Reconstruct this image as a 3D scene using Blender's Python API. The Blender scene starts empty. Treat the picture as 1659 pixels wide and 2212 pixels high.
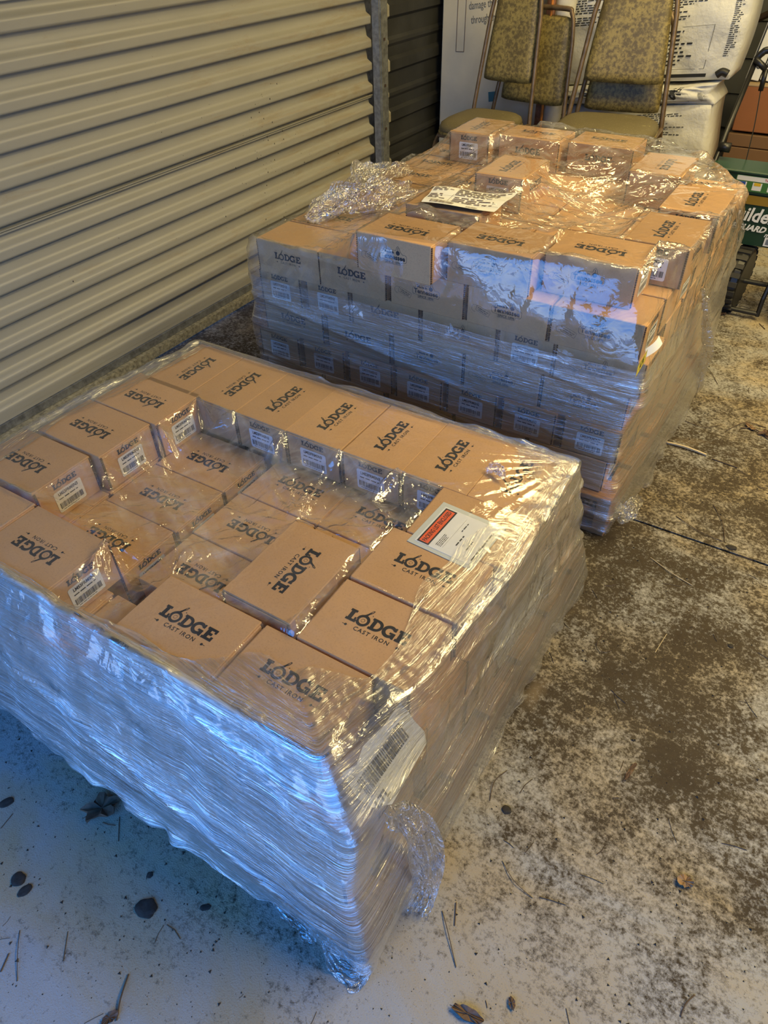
import bpy, bmesh, math, random
import numpy as np
from mathutils import Matrix, Vector

S = bpy.context.scene
COL = S.collection
RNG = random.Random(7)
NP = np.random.RandomState(11)

# ------------------------------------------------------------------ camera
cam_d = bpy.data.cameras.new('camera')
cam_d.sensor_fit = 'HORIZONTAL'
cam_d.sensor_width = 36.0
cam_d.lens = 1500.0 / 1659.0 * 36.0
cam_d.clip_start = 0.02
cam = bpy.data.objects.new('camera', cam_d)
COL.objects.link(cam)
cam.matrix_world = Matrix(((0.84989134, -0.33629509, 0.40569733, 0.0),
                           (0.5264787, 0.57472011, -0.62651175, 0.0),
                           (-0.02246959, 0.74605791, 0.66550185, 1.45),
                           (0, 0, 0, 1)))
S.camera = cam

# ------------------------------------------------------------------ world: blue daylight outside the open bay
W = bpy.data.worlds.new('sky')
S.world = W
W.use_nodes = True
wn = W.node_tree.nodes
bg = wn['Background']
bg.inputs[1].default_value = 4.6
_tc = wn.new('ShaderNodeTexCoord'); _sp = wn.new('ShaderNodeSeparateXYZ'); _cr = wn.new('ShaderNodeValToRGB')
W.node_tree.links.new(_tc.outputs['Generated'], _sp.inputs[0]); W.node_tree.links.new(_sp.outputs[2], _cr.inputs[0])
_cr.color_ramp.elements[0].position = 0.0; _cr.color_ramp.elements[0].color = (.40, .59, 1.0, 1)      # pale horizon
_cr.color_ramp.elements[1].position = 0.40; _cr.color_ramp.elements[1].color = (.045, .31, 1.0, 1)      # deep blue overhead
W.node_tree.links.new(_cr.outputs[0], bg.inputs[0])

# ------------------------------------------------------------------ lamps of the storage bay (under the roof)
def area_light(name, loc, sx, sy, power, col, rot=(0, 0, 0)):
    d = bpy.data.lights.new(name, 'AREA')
    d.shape = 'RECTANGLE'; d.size = sx; d.size_y = sy
    d.energy = power; d.color = col
    o = bpy.data.objects.new(name, d)
    COL.objects.link(o)
    o.location = loc; o.rotation_euler = rot
    return o
WARM = (1.0, 0.79, 0.37)
area_light('ceiling_lamp', (1.7, 1.7, 2.55), 0.35, 1.3, 96, WARM)
area_light('ceiling_lamp', (0.55, 2.3, 2.55), 0.45, 1.3, 72, WARM)
area_light('ceiling_lamp', (-0.6, 3.3, 2.55), 1.2, 0.3, 36, WARM)
area_light('ceiling_lamp', (0.9, 4.4, 2.55), 1.2, 0.12, 16, WARM)

# ------------------------------------------------------------------ exposure
S.view_settings.view_transform = 'Standard'
S.view_settings.look = 'None'
S.view_settings.exposure = -0.22
S.view_settings.gamma = 1.0
S.view_settings.use_curve_mapping = False
S.cycles.transparent_max_bounces = 24
S.cycles.max_bounces = 8
S.cycles.diffuse_bounces = 3
S.cycles.glossy_bounces = 3
S.cycles.sample_clamp_indirect = 6.0
S.cycles.caustics_reflective = False
S.cycles.caustics_refractive = False

# ================================================================== helpers
def tag(o, label=None, cat=None, group=None, kind=None):
    if label: o['label'] = label
    if cat: o['category'] = cat
    if group: o['group'] = group
    if kind: o['kind'] = kind
    return o

def empty(name, loc=(0, 0, 0), rz=0.0):
    o = bpy.data.objects.new(name, None)
    o.empty_display_size = 0.05
    COL.objects.link(o)
    o.location = loc; o.rotation_euler = (0, 0, rz)
    return o

def link(name, me, parent=None, loc=None, rot=None):
    o = bpy.data.objects.new(name, me)
    COL.objects.link(o)
    if parent is not None: o.parent = parent
    if loc is not None: o.location = loc
    if rot is not None: o.rotation_euler = rot
    return o

def mk(name, verts, faces, mat, smooth=False):
    me = bpy.data.meshes.new(name)
    me.from_pydata([tuple(map(float, v)) for v in verts], [], [tuple(map(int, f)) for f in faces])
    me.materials.append(mat)
    if smooth:
        me.polygons.foreach_set('use_smooth', [True] * len(me.polygons))
    me.update()
    return me

def np_mesh(name, V, F, mat, smooth=True):
    me = bpy.data.meshes.new(name)
    me.vertices.add(len(V)); me.vertices.foreach_set('co', np.asarray(V, dtype=np.float32).ravel())
    F = np.asarray(F, dtype=np.int32)
    me.loops.add(F.size); me.loops.foreach_set('vertex_index', F.ravel())
    me.polygons.add(len(F))
    me.polygons.foreach_set('loop_start', np.arange(0, F.size, F.shape[1], dtype=np.int32))
    try: me.polygons.foreach_set('loop_total', np.full(len(F), F.shape[1], dtype=np.int32))
    except Exception: pass
    me.polygons.foreach_set('use_smooth', np.full(len(F), smooth))
    me.materials.append(mat)
    me.update(calc_edges=True)
    return me

class MB:
    """collects shapes into one mesh"""
    def __init__(s): s.v = []; s.f = []
    def add(s, v, f, M=None):
        b = len(s.v)
        for p in v:
            p = Vector(p)
            s.v.append(M @ p if M is not None else p)
        s.f += [tuple(i + b for i in q) for q in f]
        return s
    def box(s, x0, x1, y0, y1, z0, z1, M=None):
        v = [(x0, y0, z0), (x1, y0, z0), (x1, y1, z0), (x0, y1, z0), (x0, y0, z1), (x1, y0, z1), (x1, y1, z1), (x0, y1, z1)]
        return s.add(v, [(0, 3, 2, 1), (4, 5, 6, 7), (0, 1, 5, 4), (1, 2, 6, 5), (2, 3, 7, 6), (3, 0, 4, 7)], M)
    def rbox(s, x0, x1, y0, y1, z0, z1, b, M=None):
        """box with chamfered edges"""
        v = []; idx = {}
        for i, x in ((0, x0), (1, x1)):
            for j, y in ((0, y0), (1, y1)):
                for k, z in ((0, z0), (1, z1)):
                    sx = b if i == 0 else -b; sy = b if j == 0 else -b; sz = b if k == 0 else -b
                    idx[(i, j, k)] = len(v)
                    v += [(x, y + sy, z + sz), (x + sx, y, z + sz), (x + sx, y + sy, z)]
        A = lambda i, j, k, n: idx[(i, j, k)] + n
        f = []
        f.append((A(0,0,0,0), A(0,0,1,0), A(0,1,1,0), A(0,1,0,0)))
        f.append((A(1,0,0,0), A(1,1,0,0), A(1,1,1,0), A(1,0,1,0)))
        f.append((A(0,0,0,1), A(1,0,0,1), A(1,0,1,1), A(0,0,1,1)))
        f.append((A(0,1,0,1), A(0,1,1,1), A(1,1,1,1), A(1,1,0,1)))
        f.append((A(0,0,0,2), A(0,1,0,2), A(1,1,0,2), A(1,0,0,2)))
        f.append((A(0,0,1,2), A(1,0,1,2), A(1,1,1,2), A(0,1,1,2)))
        for a in (0, 1):
            for c in (0, 1):
                f.append((A(a,c,0,0), A(a,c,0,1), A(a,c,1,1), A(a,c,1,0)))
                f.append((A(a,0,c,0), A(a,0,c,2), A(a,1,c,2), A(a,1,c,0)))
                f.append((A(0,a,c,1), A(0,a,c,2), A(1,a,c,2), A(1,a,c,1)))
        for i in (0,1):
            for j in (0,1):
                for k in (0,1):
                    f.append((A(i,j,k,0), A(i,j,k,1), A(i,j,k,2)))
        return s.add(v, f, M)
    def tube(s, pts, r, n=8, cap=True, flat=1.0):
        pts = [Vector(p) for p in pts]
        rs = r if isinstance(r, (list, tuple)) else [r] * len(pts)
        base = len(s.v); ref = None
        for i, p in enumerate(pts):
            t = (pts[min(i + 1, len(pts) - 1)] - pts[max(i - 1, 0)]).normalized()
            if ref is None:
                ref = Vector((0, 0, 1)) if abs(t.z) < 0.9 else Vector((1, 0, 0))
            a = t.cross(ref).normalized(); b = a.cross(t).normalized(); ref = b
            for k in range(n):
                an = 2 * math.pi * (k + .5) / n
                s.v.append(p + a * math.cos(an) * rs[i] + b * math.sin(an) * rs[i] * flat)
        for i in range(len(pts) - 1):
            for k in range(n):
                q = base + i * n; k2 = (k + 1) % n
                s.f.append((q + k, q + k2, q + n + k2, q + n + k))
        if cap:
            s.f.append(tuple(base + k for k in reversed(range(n))))
            q = base + (len(pts) - 1) * n
            s.f.append(tuple(q + k for k in range(n)))
        return s
    def poly(s, pts, z0, z1):
        n = len(pts)
        v = [(x, y, z0) for x, y in pts] + [(x, y, z1) for x, y in pts]
        f = [tuple(reversed(range(n))), tuple(range(n, 2 * n))] + [(i, (i + 1) % n, n + (i + 1) % n, n + i) for i in range(n)]
        return s.add(v, f)
    def mesh(s, name, mat, smooth=False):
        me = mk(name, s.v, s.f, mat, smooth)
        return me
    def obj(s, name, mat, parent=None, smooth=False, loc=None, rot=None):
        return link(name, s.mesh(name, mat, smooth), parent, loc, rot)

def fix_normals(me):
    bm = bmesh.new(); bm.from_mesh(me)
    bmesh.ops.recalc_face_normals(bm, faces=bm.faces)
    bm.to_mesh(me); bm.free()
    return me

def bez(pts, n=8):
    """Catmull-Rom through points"""
    P = [Vector(p) for p in pts]; P = [P[0]] + P + [P[-1]]
    out = []
    for i in range(1, len(P) - 2):
        for k in range(n):
            t = k / n
            out.append(0.5 * ((2 * P[i]) + (-P[i-1] + P[i+1]) * t + (2*P[i-1] - 5*P[i] + 4*P[i+1] - P[i+2]) * t*t + (-P[i-1] + 3*P[i] - 3*P[i+1] + P[i+2]) * t**3))
    out.append(P[-2])
    return out

# ------------------------------------------------------------------ smooth value noise in numpy
def vnoise(x, y, seed=0):
    x = np.asarray(x, float); y = np.asarray(y, float)
    xi = np.floor(x).astype(np.int64); yi = np.floor(y).astype(np.int64)
    fx = x - xi; fy = y - yi
    fx = fx * fx * (3 - 2 * fx); fy = fy * fy * (3 - 2 * fy)
    def h(a, b):
        n = (a * 374761393 + b * 668265263 + seed * 974634777) & 0xFFFFFFFF
        n = ((n ^ (n >> 13)) * 1274126177) & 0xFFFFFFFF
        return ((n ^ (n >> 16)) & 0xFFFF) / 65535.0
    return (h(xi, yi) * (1 - fx) + h(xi + 1, yi) * fx) * (1 - fy) + (h(xi, yi + 1) * (1 - fx) + h(xi + 1, yi + 1) * fx) * fy

# ================================================================== materials
def new_mat(name):
    m = bpy.data.materials.new(name); m.use_nodes = True
    nt = m.node_tree
    return m, nt, nt.nodes['Principled BSDF']

def ramp(nt, fac, stops):
    r = nt.nodes.new('ShaderNodeValToRGB')
    el = r.color_ramp.elements
    while len(el) < len(stops): el.new(0.5)
    for e, (p, c) in zip(el, stops):
        e.position = p
        e.color = c if len(c) == 4 else (*c, 1)
    nt.links.new(fac, r.inputs[0])
    return r.outputs[0]

def noise(nt, scale, detail=4, rough=.6, vec=None, dist=0.0, out=0):
    n = nt.nodes.new('ShaderNodeTexNoise')
    n.inputs['Scale'].default_value = scale; n.inputs['Detail'].default_value = detail
    n.inputs['Roughness'].default_value = rough; n.inputs['Distortion'].default_value = dist
    if vec is not None: nt.links.new(vec, n.inputs['Vector'])
    return n.outputs[out]

def coord(nt, which='Object', scale=None, rot=None, loc=None):
    t = nt.nodes.new('ShaderNodeTexCoord')
    if scale is None and rot is None and loc is None: return t.outputs[which]
    m = nt.nodes.new('ShaderNodeMapping')
    if scale: m.inputs['Scale'].default_value = scale
    if rot: m.inputs['Rotation'].default_value = rot
    if loc: m.inputs['Location'].default_value = loc
    nt.links.new(t.outputs[which], m.inputs['Vector'])
    return m.outputs[0]

def geo_pos(nt, scale=None):
    g = nt.nodes.new('ShaderNodeNewGeometry')
    if scale is None: return g.outputs['Position']
    m = nt.nodes.new('ShaderNodeMapping'); m.inputs['Scale'].default_value = scale
    nt.links.new(g.outputs['Position'], m.inputs['Vector'])
    return m.outputs[0]

def mathn(nt, op, a, b=None, c=None, clamp=False):
    n = nt.nodes.new('ShaderNodeMath'); n.operation = op; n.use_clamp = clamp
    for i, v in enumerate((a, b, c)):
        if v is None: continue
        if isinstance(v, (int, float)): n.inputs[i].default_value = v
        else: nt.links.new(v, n.inputs[i])
    return n.outputs[0]

def mixc(nt, fac, a, b, mode='MIX'):
    n = nt.nodes.new('ShaderNodeMix'); n.data_type = 'RGBA'; n.blend_type = mode
    for s, v in ((n.inputs[0], fac), (n.inputs[6], a), (n.inputs[7], b)):
        if isinstance(v, (int, float)): s.default_value = v
        elif isinstance(v, tuple): s.default_value = v if len(v) == 4 else (*v, 1)
        else: nt.links.new(v, s)
    return n.outputs[2]

def bump(nt, height, strength, dist, bsdf=None):
    b = nt.nodes.new('ShaderNodeBump')
    b.inputs['Strength'].default_value = strength; b.inputs['Distance'].default_value = dist
    nt.links.new(height, b.inputs['Height'])
    if bsdf is not None: nt.links.new(b.outputs[0], bsdf.inputs['Normal'])
    return b.outputs[0]

def plain(name, col, rough=.6, metal=0.0, nscale=None, namt=.15, spec=.5, bumps=None):
    m, nt, b = new_mat(name)
    b.inputs['Base Color'].default_value = (*col, 1)
    b.inputs['Roughness'].default_value = rough; b.inputs['Metallic'].default_value = metal
    b.inputs['Specular IOR Level'].default_value = spec
    if nscale:
        n = noise(nt, nscale, 5, .6, geo_pos(nt))
        c0 = tuple(max(0, c * (1 - namt)) for c in col); c1 = tuple(c * (1 + namt) for c in col)
        nt.links.new(ramp(nt, n, [(.3, c0), (.7, c1)]), b.inputs['Base Color'])
    if bumps:
        bump(nt, noise(nt, bumps[0], 4, .6, geo_pos(nt)), bumps[1], bumps[2], b)
    return m

def cardboard(name, base=(.56, .335, .165)):
    m, nt, b = new_mat(name)
    P = geo_pos(nt)
    n1 = noise(nt, 9, 4, .6, P); n2 = noise(nt, 260, 3, .7, P)
    info = nt.nodes.new('ShaderNodeObjectInfo')
    c = mixc(nt, n1, tuple(x * .88 for x in base), tuple(min(1, x * 1.10) for x in base))
    c = mixc(nt, ramp(nt, n2, [(.52, (0, 0, 0)), (.95, (1, 1, 1))]), c, tuple(x * .62 for x in base))
    sc = mathn(nt, 'MULTIPLY_ADD', info.outputs['Random'], .22, .89)
    c = mixc(nt, 1.0, c, sc, 'MULTIPLY')
    # scuffs: stretched dark strokes
    n3 = noise(nt, 1, 4, .7, geo_pos(nt, (18, 60, 40)))
    c = mixc(nt, ramp(nt, n3, [(.68, (0, 0, 0)), (.78, (.6, .6, .6))]), c, tuple(x * .55 for x in base))
    nt.links.new(c, b.inputs['Base Color'])
    b.inputs['Roughness'].default_value = .82
    b.inputs['Specular IOR Level'].default_value = .25
    bump(nt, n2, .25, .0006, b)
    return m

M_card = cardboard('cardboard')
M_flute = plain('corrugated_edge', (.10, .055, .03), .9)
M_ink = plain('printing_ink', (.018, .02, .026), .7)
M_ink2 = plain('faint_printing_ink', (.14, .09, .06), .8)
M_label = plain('label_paper', (.80, .81, .80), .5)
M_white = plain('white_paper', (.74, .74, .70), .6)
M_orange = plain('orange_print', (.85, .13, .045), .5)
M_yellow = plain('yellow_sticker', (.65, .55, .06), .5)

def film_material(name, haze, gloss, rough, streak=None, ridge=.0, tintc=(.97, .97, .97), bump_s=.5, sparkle=0.0, crink=60, crs=.35):
    """thin clear plastic: transparent sheet with a mirror-like skin, some milky haze where many turns overlap"""
    m = bpy.data.materials.new(name); m.use_nodes = True
    nt = m.node_tree; nt.nodes.clear(); L = nt.links.new
    out = nt.nodes.new('ShaderNodeOutputMaterial')
    tr = nt.nodes.new('ShaderNodeBsdfTransparent'); tr.inputs[0].default_value = (*tintc, 1)
    gl = nt.nodes.new('ShaderNodeBsdfGlossy'); gl.inputs['Roughness'].default_value = rough
    gl.inputs[0].default_value = (1, 1, 1, 1)
    df = nt.nodes.new('ShaderNodeBsdfDiffuse'); df.inputs[0].default_value = (.82, .84, .86, 1)
    tl = nt.nodes.new('ShaderNodeBsdfTranslucent'); tl.inputs[0].default_value = (.8, .8, .8, 1)
    at = nt.nodes.new('ShaderNodeAttribute'); at.attribute_name = 'turns'
    uv = nt.nodes.new('ShaderNodeUVMap'); uv.uv_map = 'UVMap'
    def uvn(su, sv, rotz, det=3, rg=.6, dist=0.0):
        mp = nt.nodes.new('ShaderNodeMapping'); mp.inputs['Scale'].default_value = (su, sv, 1); mp.inputs['Rotation'].default_value = (0, 0, rotz)
        L(uv.outputs[0], mp.inputs['Vector'])
        return noise(nt, 1, det, rg, mp.outputs[0], dist)
    P = geo_pos(nt)
    if streak:
        s1 = uvn(2.2, streak, .0, 4, .7)
        s2 = uvn(4, streak * .35, .10, 3, .6)
        s3 = uvn(26, streak * 2.2, -.03, 2, .6)
        h = mathn(nt, 'ADD', mathn(nt, 'MULTIPLY', s1, .5), mathn(nt, 'ADD', mathn(nt, 'MULTIPLY', s2, .6), mathn(nt, 'MULTIPLY', s3, .35)))
        h = mathn(nt, 'MULTIPLY', h, ridge)
        crn = noise(nt, 55, 3, .6, P, 1.0)
        h = mathn(nt, 'ADD', h, mathn(nt, 'MULTIPLY', crn, .0016))
        hz_noise = uvn(1.6, streak * .22, .06, 4, .75)
        hz = mathn(nt, 'MULTIPLY', ramp(nt, hz_noise, [(.32, (.35,) * 3), (.68, (1.45,) * 3)]), at.outputs['Fac'])
        fineline = ramp(nt, uvn(3, streak * 1.2, .02, 3, .7), [(.36, (.25,) * 3), (.64, (1.7,) * 3)])
        hz = mathn(nt, 'MULTIPLY', hz, fineline)
        hz = mathn(nt, 'MULTIPLY', hz, haze, clamp=True)
    else:
        w = noise(nt, crink, 3, .55, P, 1.5)
        w2 = noise(nt, crink * .28, 2, .5, P, 2.0)
        rid = mathn(nt, 'ABSOLUTE', mathn(nt, 'SUBTRACT', w2, .5))
        h = mathn(nt, 'ADD', mathn(nt, 'MULTIPLY', w, .004 * crs), mathn(nt, 'MULTIPLY', rid, .03 * crs))
        def strk(rz, seed_):
            mp = nt.nodes.new('ShaderNodeMapping'); mp.inputs['Rotation'].default_value = (0, 0, rz); L(P, mp.inputs['Vector'])
            mp2 = nt.nodes.new('ShaderNodeMapping'); mp2.inputs['Scale'].default_value = (3.0, 34, 8); mp2.inputs['Location'].default_value = (seed_, 0, 0); L(mp.outputs[0], mp2.inputs['Vector'])
            return ramp(nt, noise(nt, 1, 4, .65, mp2.outputs[0], .8), [(.44, (.15,) * 3), (.72, (2.2,) * 3)])
        soft = ramp(nt, noise(nt, 5, 3, .6, P, 1.5), [(.38, (.25,) * 3), (.70, (1.5,) * 3)])
        hz = mathn(nt, 'MULTIPLY', mathn(nt, 'ADD', mathn(nt, 'MULTIPLY', mathn(nt, 'ADD', strk(.5, 3.1), strk(-.9, 7.7)), .45), .35), soft)
        hz = mathn(nt, 'MULTIPLY', hz, haze)
        hz = mathn(nt, 'MULTIPLY', hz, at.outputs['Fac'], clamp=True)
    bp = nt.nodes.new('ShaderNodeBump'); bp.inputs['Strength'].default_value = bump_s
    if not streak: L(mathn(nt, 'MULTIPLY', at.outputs['Fac'], bump_s), bp.inputs['Strength'])
    bp.inputs['Distance'].default_value = 1.0
    L(h, bp.inputs['Height'])
    L(bp.outputs[0], gl.inputs['Normal'])
    g = nt.nodes.new('ShaderNodeNewGeometry')
    vd = nt.nodes.new('ShaderNodeVectorMath'); vd.operation = 'DOT_PRODUCT'; L(bp.outputs[0], vd.inputs[0]); L(g.outputs['Incoming'], vd.inputs[1])
    cosi = mathn(nt, 'ABSOLUTE', vd.outputs['Value'])
    sch = mathn(nt, 'POWER', mathn(nt, 'SUBTRACT', 1.0, cosi, clamp=True), 5.0)
    gf = mathn(nt, 'MULTIPLY', mathn(nt, 'MULTIPLY_ADD', sch, .92, .08), gloss)
    if streak:
        gf = mathn(nt, 'MULTIPLY', gf, mathn(nt, 'MULTIPLY_ADD', at.outputs['Fac'], .8, .35))
        taut = ramp(nt, uvn(2.4, streak * .55, .03, 4, .8), [(.38, (.12,) * 3), (.50, (.7,) * 3), (.62, (2.0,) * 3)])
        taut2 = ramp(nt, uvn(14, streak * 1.5, -.05, 3, .7), [(.40, (.45,) * 3), (.62, (1.6,) * 3)])
        gf = mathn(nt, 'MULTIPLY', gf, mathn(nt, 'MULTIPLY', taut, taut2))
    gf = mathn(nt, 'MINIMUM', gf, .92)
    m0 = nt.nodes.new('ShaderNodeMixShader'); m0.inputs[0].default_value = .35
    L(df.outputs[0], m0.inputs[1]); L(tl.outputs[0], m0.inputs[2])
    m1 = nt.nodes.new('ShaderNodeMixShader'); L(hz, m1.inputs[0]); L(tr.outputs[0], m1.inputs[1]); L(m0.outputs[0], m1.inputs[2])
    m2 = nt.nodes.new('ShaderNodeMixShader'); L(gf, m2.inputs[0]); L(m1.outputs[0], m2.inputs[1]); L(gl.outputs[0], m2.inputs[2])
    L(m2.outputs[0], out.inputs[0])
    return m

M_sheet = film_material('clear_film', .20, 1.45, .11, bump_s=.8, crink=45, crs=.36)
M_wrap = film_material('stretch_wrap_film', .44, 4.7, .25, streak=200, ridge=.0040, bump_s=1.0)
M_tail = film_material('loose_film', .22, 3.0, .10, bump_s=1.0, crink=90, crs=.9)
# ================================================================== structure
def concrete():
    m, nt, b = new_mat('dirty_concrete')
    L = nt.links.new
    P = geo_pos(nt)
    big = noise(nt, 1.3, 5, .62, P, .3)
    mid = noise(nt, 6, 6, .68, P, .6)
    fine = noise(nt, 45, 5, .75, P)
    grit = noise(nt, 330, 2, .6, P)
    base = mixc(nt, mid, (.26, .255, .24), (.375, .365, .345))
    base = mixc(nt, ramp(nt, noise(nt, 2.2, 5, .6, geo_pos(nt, (1, 1.7, 1)), .5), [(.42, (0, 0, 0)), (.62, (1, 1, 1))]), base, (.33, .265, .165))
    # trodden-in dirt, thickest in the aisle beside the stacks and thinning out toward the doorway
    sep = nt.nodes.new('ShaderNodeSeparateXYZ'); L(P, sep.inputs[0])
    gy = nt.nodes.new('ShaderNodeMapRange'); gy.inputs[1].default_value = .10; gy.inputs[2].default_value = .95; gy.inputs[3].default_value = -.35; L(sep.outputs[1], gy.inputs[0])
    gy2 = nt.nodes.new('ShaderNodeMapRange'); gy2.inputs[1].default_value = 2.0; gy2.inputs[2].default_value = 2.7; gy2.inputs[3].default_value = 1.0; gy2.inputs[4].default_value = .52; L(sep.outputs[1], gy2.inputs[0])
    zone = mathn(nt, 'MULTIPLY', gy.outputs[0], gy2.outputs[0])
    fine2 = noise(nt, 110, 4, .75, P)
    d = mathn(nt, 'ADD', mathn(nt, 'MULTIPLY', big, .32), mathn(nt, 'ADD', mathn(nt, 'MULTIPLY', mid, .30), mathn(nt, 'ADD', mathn(nt, 'MULTIPLY', fine, .40), mathn(nt, 'MULTIPLY', fine2, .42))))
    d = mathn(nt, 'ADD', d, mathn(nt, 'MULTIPLY', zone, .13))
    dm = ramp(nt, d, [(.735, (0, 0, 0)), (.87, (1, 1, 1))])
    dirt = mixc(nt, fine, (.016, .011, .006), (.062, .044, .024))
    c = mixc(nt, dm, base, dirt)
    # brown stains
    st = ramp(nt, noise(nt, 3.1, 4, .6, P, .8), [(.60, (0, 0, 0)), (.74, (.55, .55, .55))])
    c = mixc(nt, st, c, (.22, .165, .10))
    sp = ramp(nt, grit, [(.66, (0, 0, 0)), (.72, (1, 1, 1))])
    c = mixc(nt, mathn(nt, 'MULTIPLY', sp, .75), c, (.035, .026, .018))
    sp2 = ramp(nt, noise(nt, 420, 1, .5, P), [(.74, (0, 0, 0)), (.78, (1, 1, 1))])
    c = mixc(nt, mathn(nt, 'MULTIPLY', sp2, .6), c, (.62, .58, .48))
    L(c, b.inputs['Base Color'])
    L(ramp(nt, mid, [(.3, (.62,) * 3), (.7, (.9,) * 3)]), b.inputs['Roughness'])
    b.inputs['Specular IOR Level'].default_value = .35
    hh = mathn(nt, 'ADD', mathn(nt, 'MULTIPLY', fine, .5), mathn(nt, 'MULTIPLY', grit, .5))
    bump(nt, hh, .55, .004, b)
    return m
M_conc = concrete()

def painted_steel(name, a, bcol, rust=.5):
    m, nt, b = new_mat(name); L = nt.links.new
    P = geo_pos(nt)
    n = noise(nt, 5, 5, .6, geo_pos(nt, (1, 1, 3)))
    c = mixc(nt, n, a, bcol)
    # rust-brown dust lying along the ribs, thicker toward the jamb
    st = noise(nt, 1, 6, .75, geo_pos(nt, (1, 3, 22)), .6)
    sep = nt.nodes.new('ShaderNodeSeparateXYZ'); L(P, sep.inputs[0])
    gy = nt.nodes.new('ShaderNodeMapRange'); gy.inputs[1].default_value = 1.6; gy.inputs[2].default_value = 3.5; gy.inputs[3].default_value = .0; gy.inputs[4].default_value = .16; L(sep.outputs[1], gy.inputs[0])
    rs = ramp(nt, mathn(nt, 'ADD', st, gy.outputs[0]), [(.60, (0, 0, 0)), (.80, (rust, rust, rust))])
    c = mixc(nt, rs, c, (.27, .19, .09))
    sp = ramp(nt, noise(nt, 90, 3, .6, P), [(.70, (0, 0, 0)), (.76, (1, 1, 1))])
    c = mixc(nt, mathn(nt, 'MULTIPLY', sp, .5), c, (.10, .08, .05))
    L(c, b.inputs['Base Color'])
    b.inputs['Roughness'].default_value = .42
    bump(nt, noise(nt, 160, 2, .5, P), .12, .001, b)
    return m
M_door = painted_steel('beige_painted_steel', (.315, .30, .235), (.38, .36, .285))
M_shadewall = plain('shade_toned_steel', (.028, .028, .025), .5, 0, 6, .4)  # dark tone stands for the shade on the wall beyond the jamb
M_galv = plain('galvanised_steel', (.30, .31, .30), .45, .7, 40, .4)
M_sill = plain('dirty_sill', (.30, .27, .17), .8, 0, 60, .6, bumps=(120, .5, .003))
M_siding = plain('grey_cladding', (.10, .105, .105), .6, 0, 4, .2)
M_wood = None
def wood(name, a, b_, rough=.8):
    m, nt, b = new_mat(name)
    c = ramp(nt, noise(nt, 1, 6, .7, coord(nt, 'Object', (3, 3, 3)), 1.0), [(.3, a), (.7, b_)])
    g = noise(nt, 1, 4, .7, geo_pos(nt, (12, 160, 160)))
    c = mixc(nt, ramp(nt, g, [(.4, (0, 0, 0)), (.7, (.7, .7, .7))]), c, tuple(x * .45 for x in a))
    nt.links.new(c, b.inputs['Base Color']); b.inputs['Roughness'].default_value = rough
    bump(nt, g, .5, .002, b)
    return m
M_wood = wood('weathered_pallet_wood', (.16, .085, .04), (.33, .19, .09))
M_wood2 = wood('orange_pallet_wood', (.30, .14, .05), (.45, .24, .10))

# floor slabs: two bays with a recessed joint between them, running out under the door and out of the open front
fl = empty('floor'); tag(fl, kind='structure')
JY = 1.722
m = MB(); m.box(-6, 7, JY + .004, 6.2, -.15, 0); m.obj('floor_slab', M_conc, fl)
m = MB(); m.box(-6, 7, -1.3, JY - .004, -.15, 0); m.obj('floor_slab', M_conc, fl)
m = MB(); m.box(-9, 9, -10, -1.302, -.16, -.01); m.obj('outdoor_apron', plain('pale_outdoor_concrete', (.50, .51, .53), .8, 0, 3, .08), fl)
m = MB(); m.box(-6, 7, JY - .004, JY + .004, -.15, -.006)
m.obj('joint_filler', plain('joint_dirt', (.02, .015, .01), .95), fl)

def corrugated(y0, y1, z0, z1, pitch, depth, x, prof, ny=2):
    """horizontal ribs; prof maps phase 0..1 to 0..1"""
    n = int((z1 - z0) / pitch * 16)
    zs = np.linspace(z0, z1, n + 1)
    V = []; F = []
    for z in zs:
        ph = (z / pitch) % 1.0
        xx = x + depth * prof(ph)
        V += [(xx, y0, z), (xx, y1, z)]
    for i in range(n):
        F.append((2 * i, 2 * i + 1, 2 * i + 3, 2 * i + 2))
    return V, F
def rib(ph):
    """going up: flat proud face, crest rolling back, slow recess, then the overhang of the next rib"""
    def ss(a, b, x): t = min(1, max(0, (x - a) / (b - a))); return t * t * (3 - 2 * t)
    return 1 - .80 * ss(.30, .50, ph) - .20 * ss(.5, .88, ph) + ss(.93, 1.0, ph)
door = empty('door_1', (0, 0, 0)); tag(door, kind='structure')
PIT = .0975
seams = [.098, .668, 1.253, 1.838, 2.45]
Y0D, Y1D = -.75, 3.475
for a, b_ in zip(seams[:-1], seams[1:]):
    V, F = corrugated(Y0D, Y1D, a - .001, b_ + .001, PIT, .034, -2.276, lambda p: rib((p + .02) % 1))
    link('curtain_sheet', mk('curtain_sheet', V, F, M_door, True), door)
    m = MB(); m.box(-2.252, -2.243, Y0D, Y1D, b_ - .002, b_ + .0012); m.box(-2.256, -2.25, Y0D, Y1D, b_ - .012, b_ - .006)
    m.obj('sheet_seam', M_door, door)
m = MB(); m.box(-2.262, -2.243, Y0D, Y1D, .082, .101); m.obj('bottom_rail', M_door, door)
m = MB(); m.box(-2.262, -2.236, Y0D, Y1D, .052, .080); m.obj('bottom_bar', M_galv, door)
m = MB(); m.box(-2.262, -2.215, Y0D, Y1D, .014, .050); m.obj('weather_strip', M_sill, door)
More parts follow.
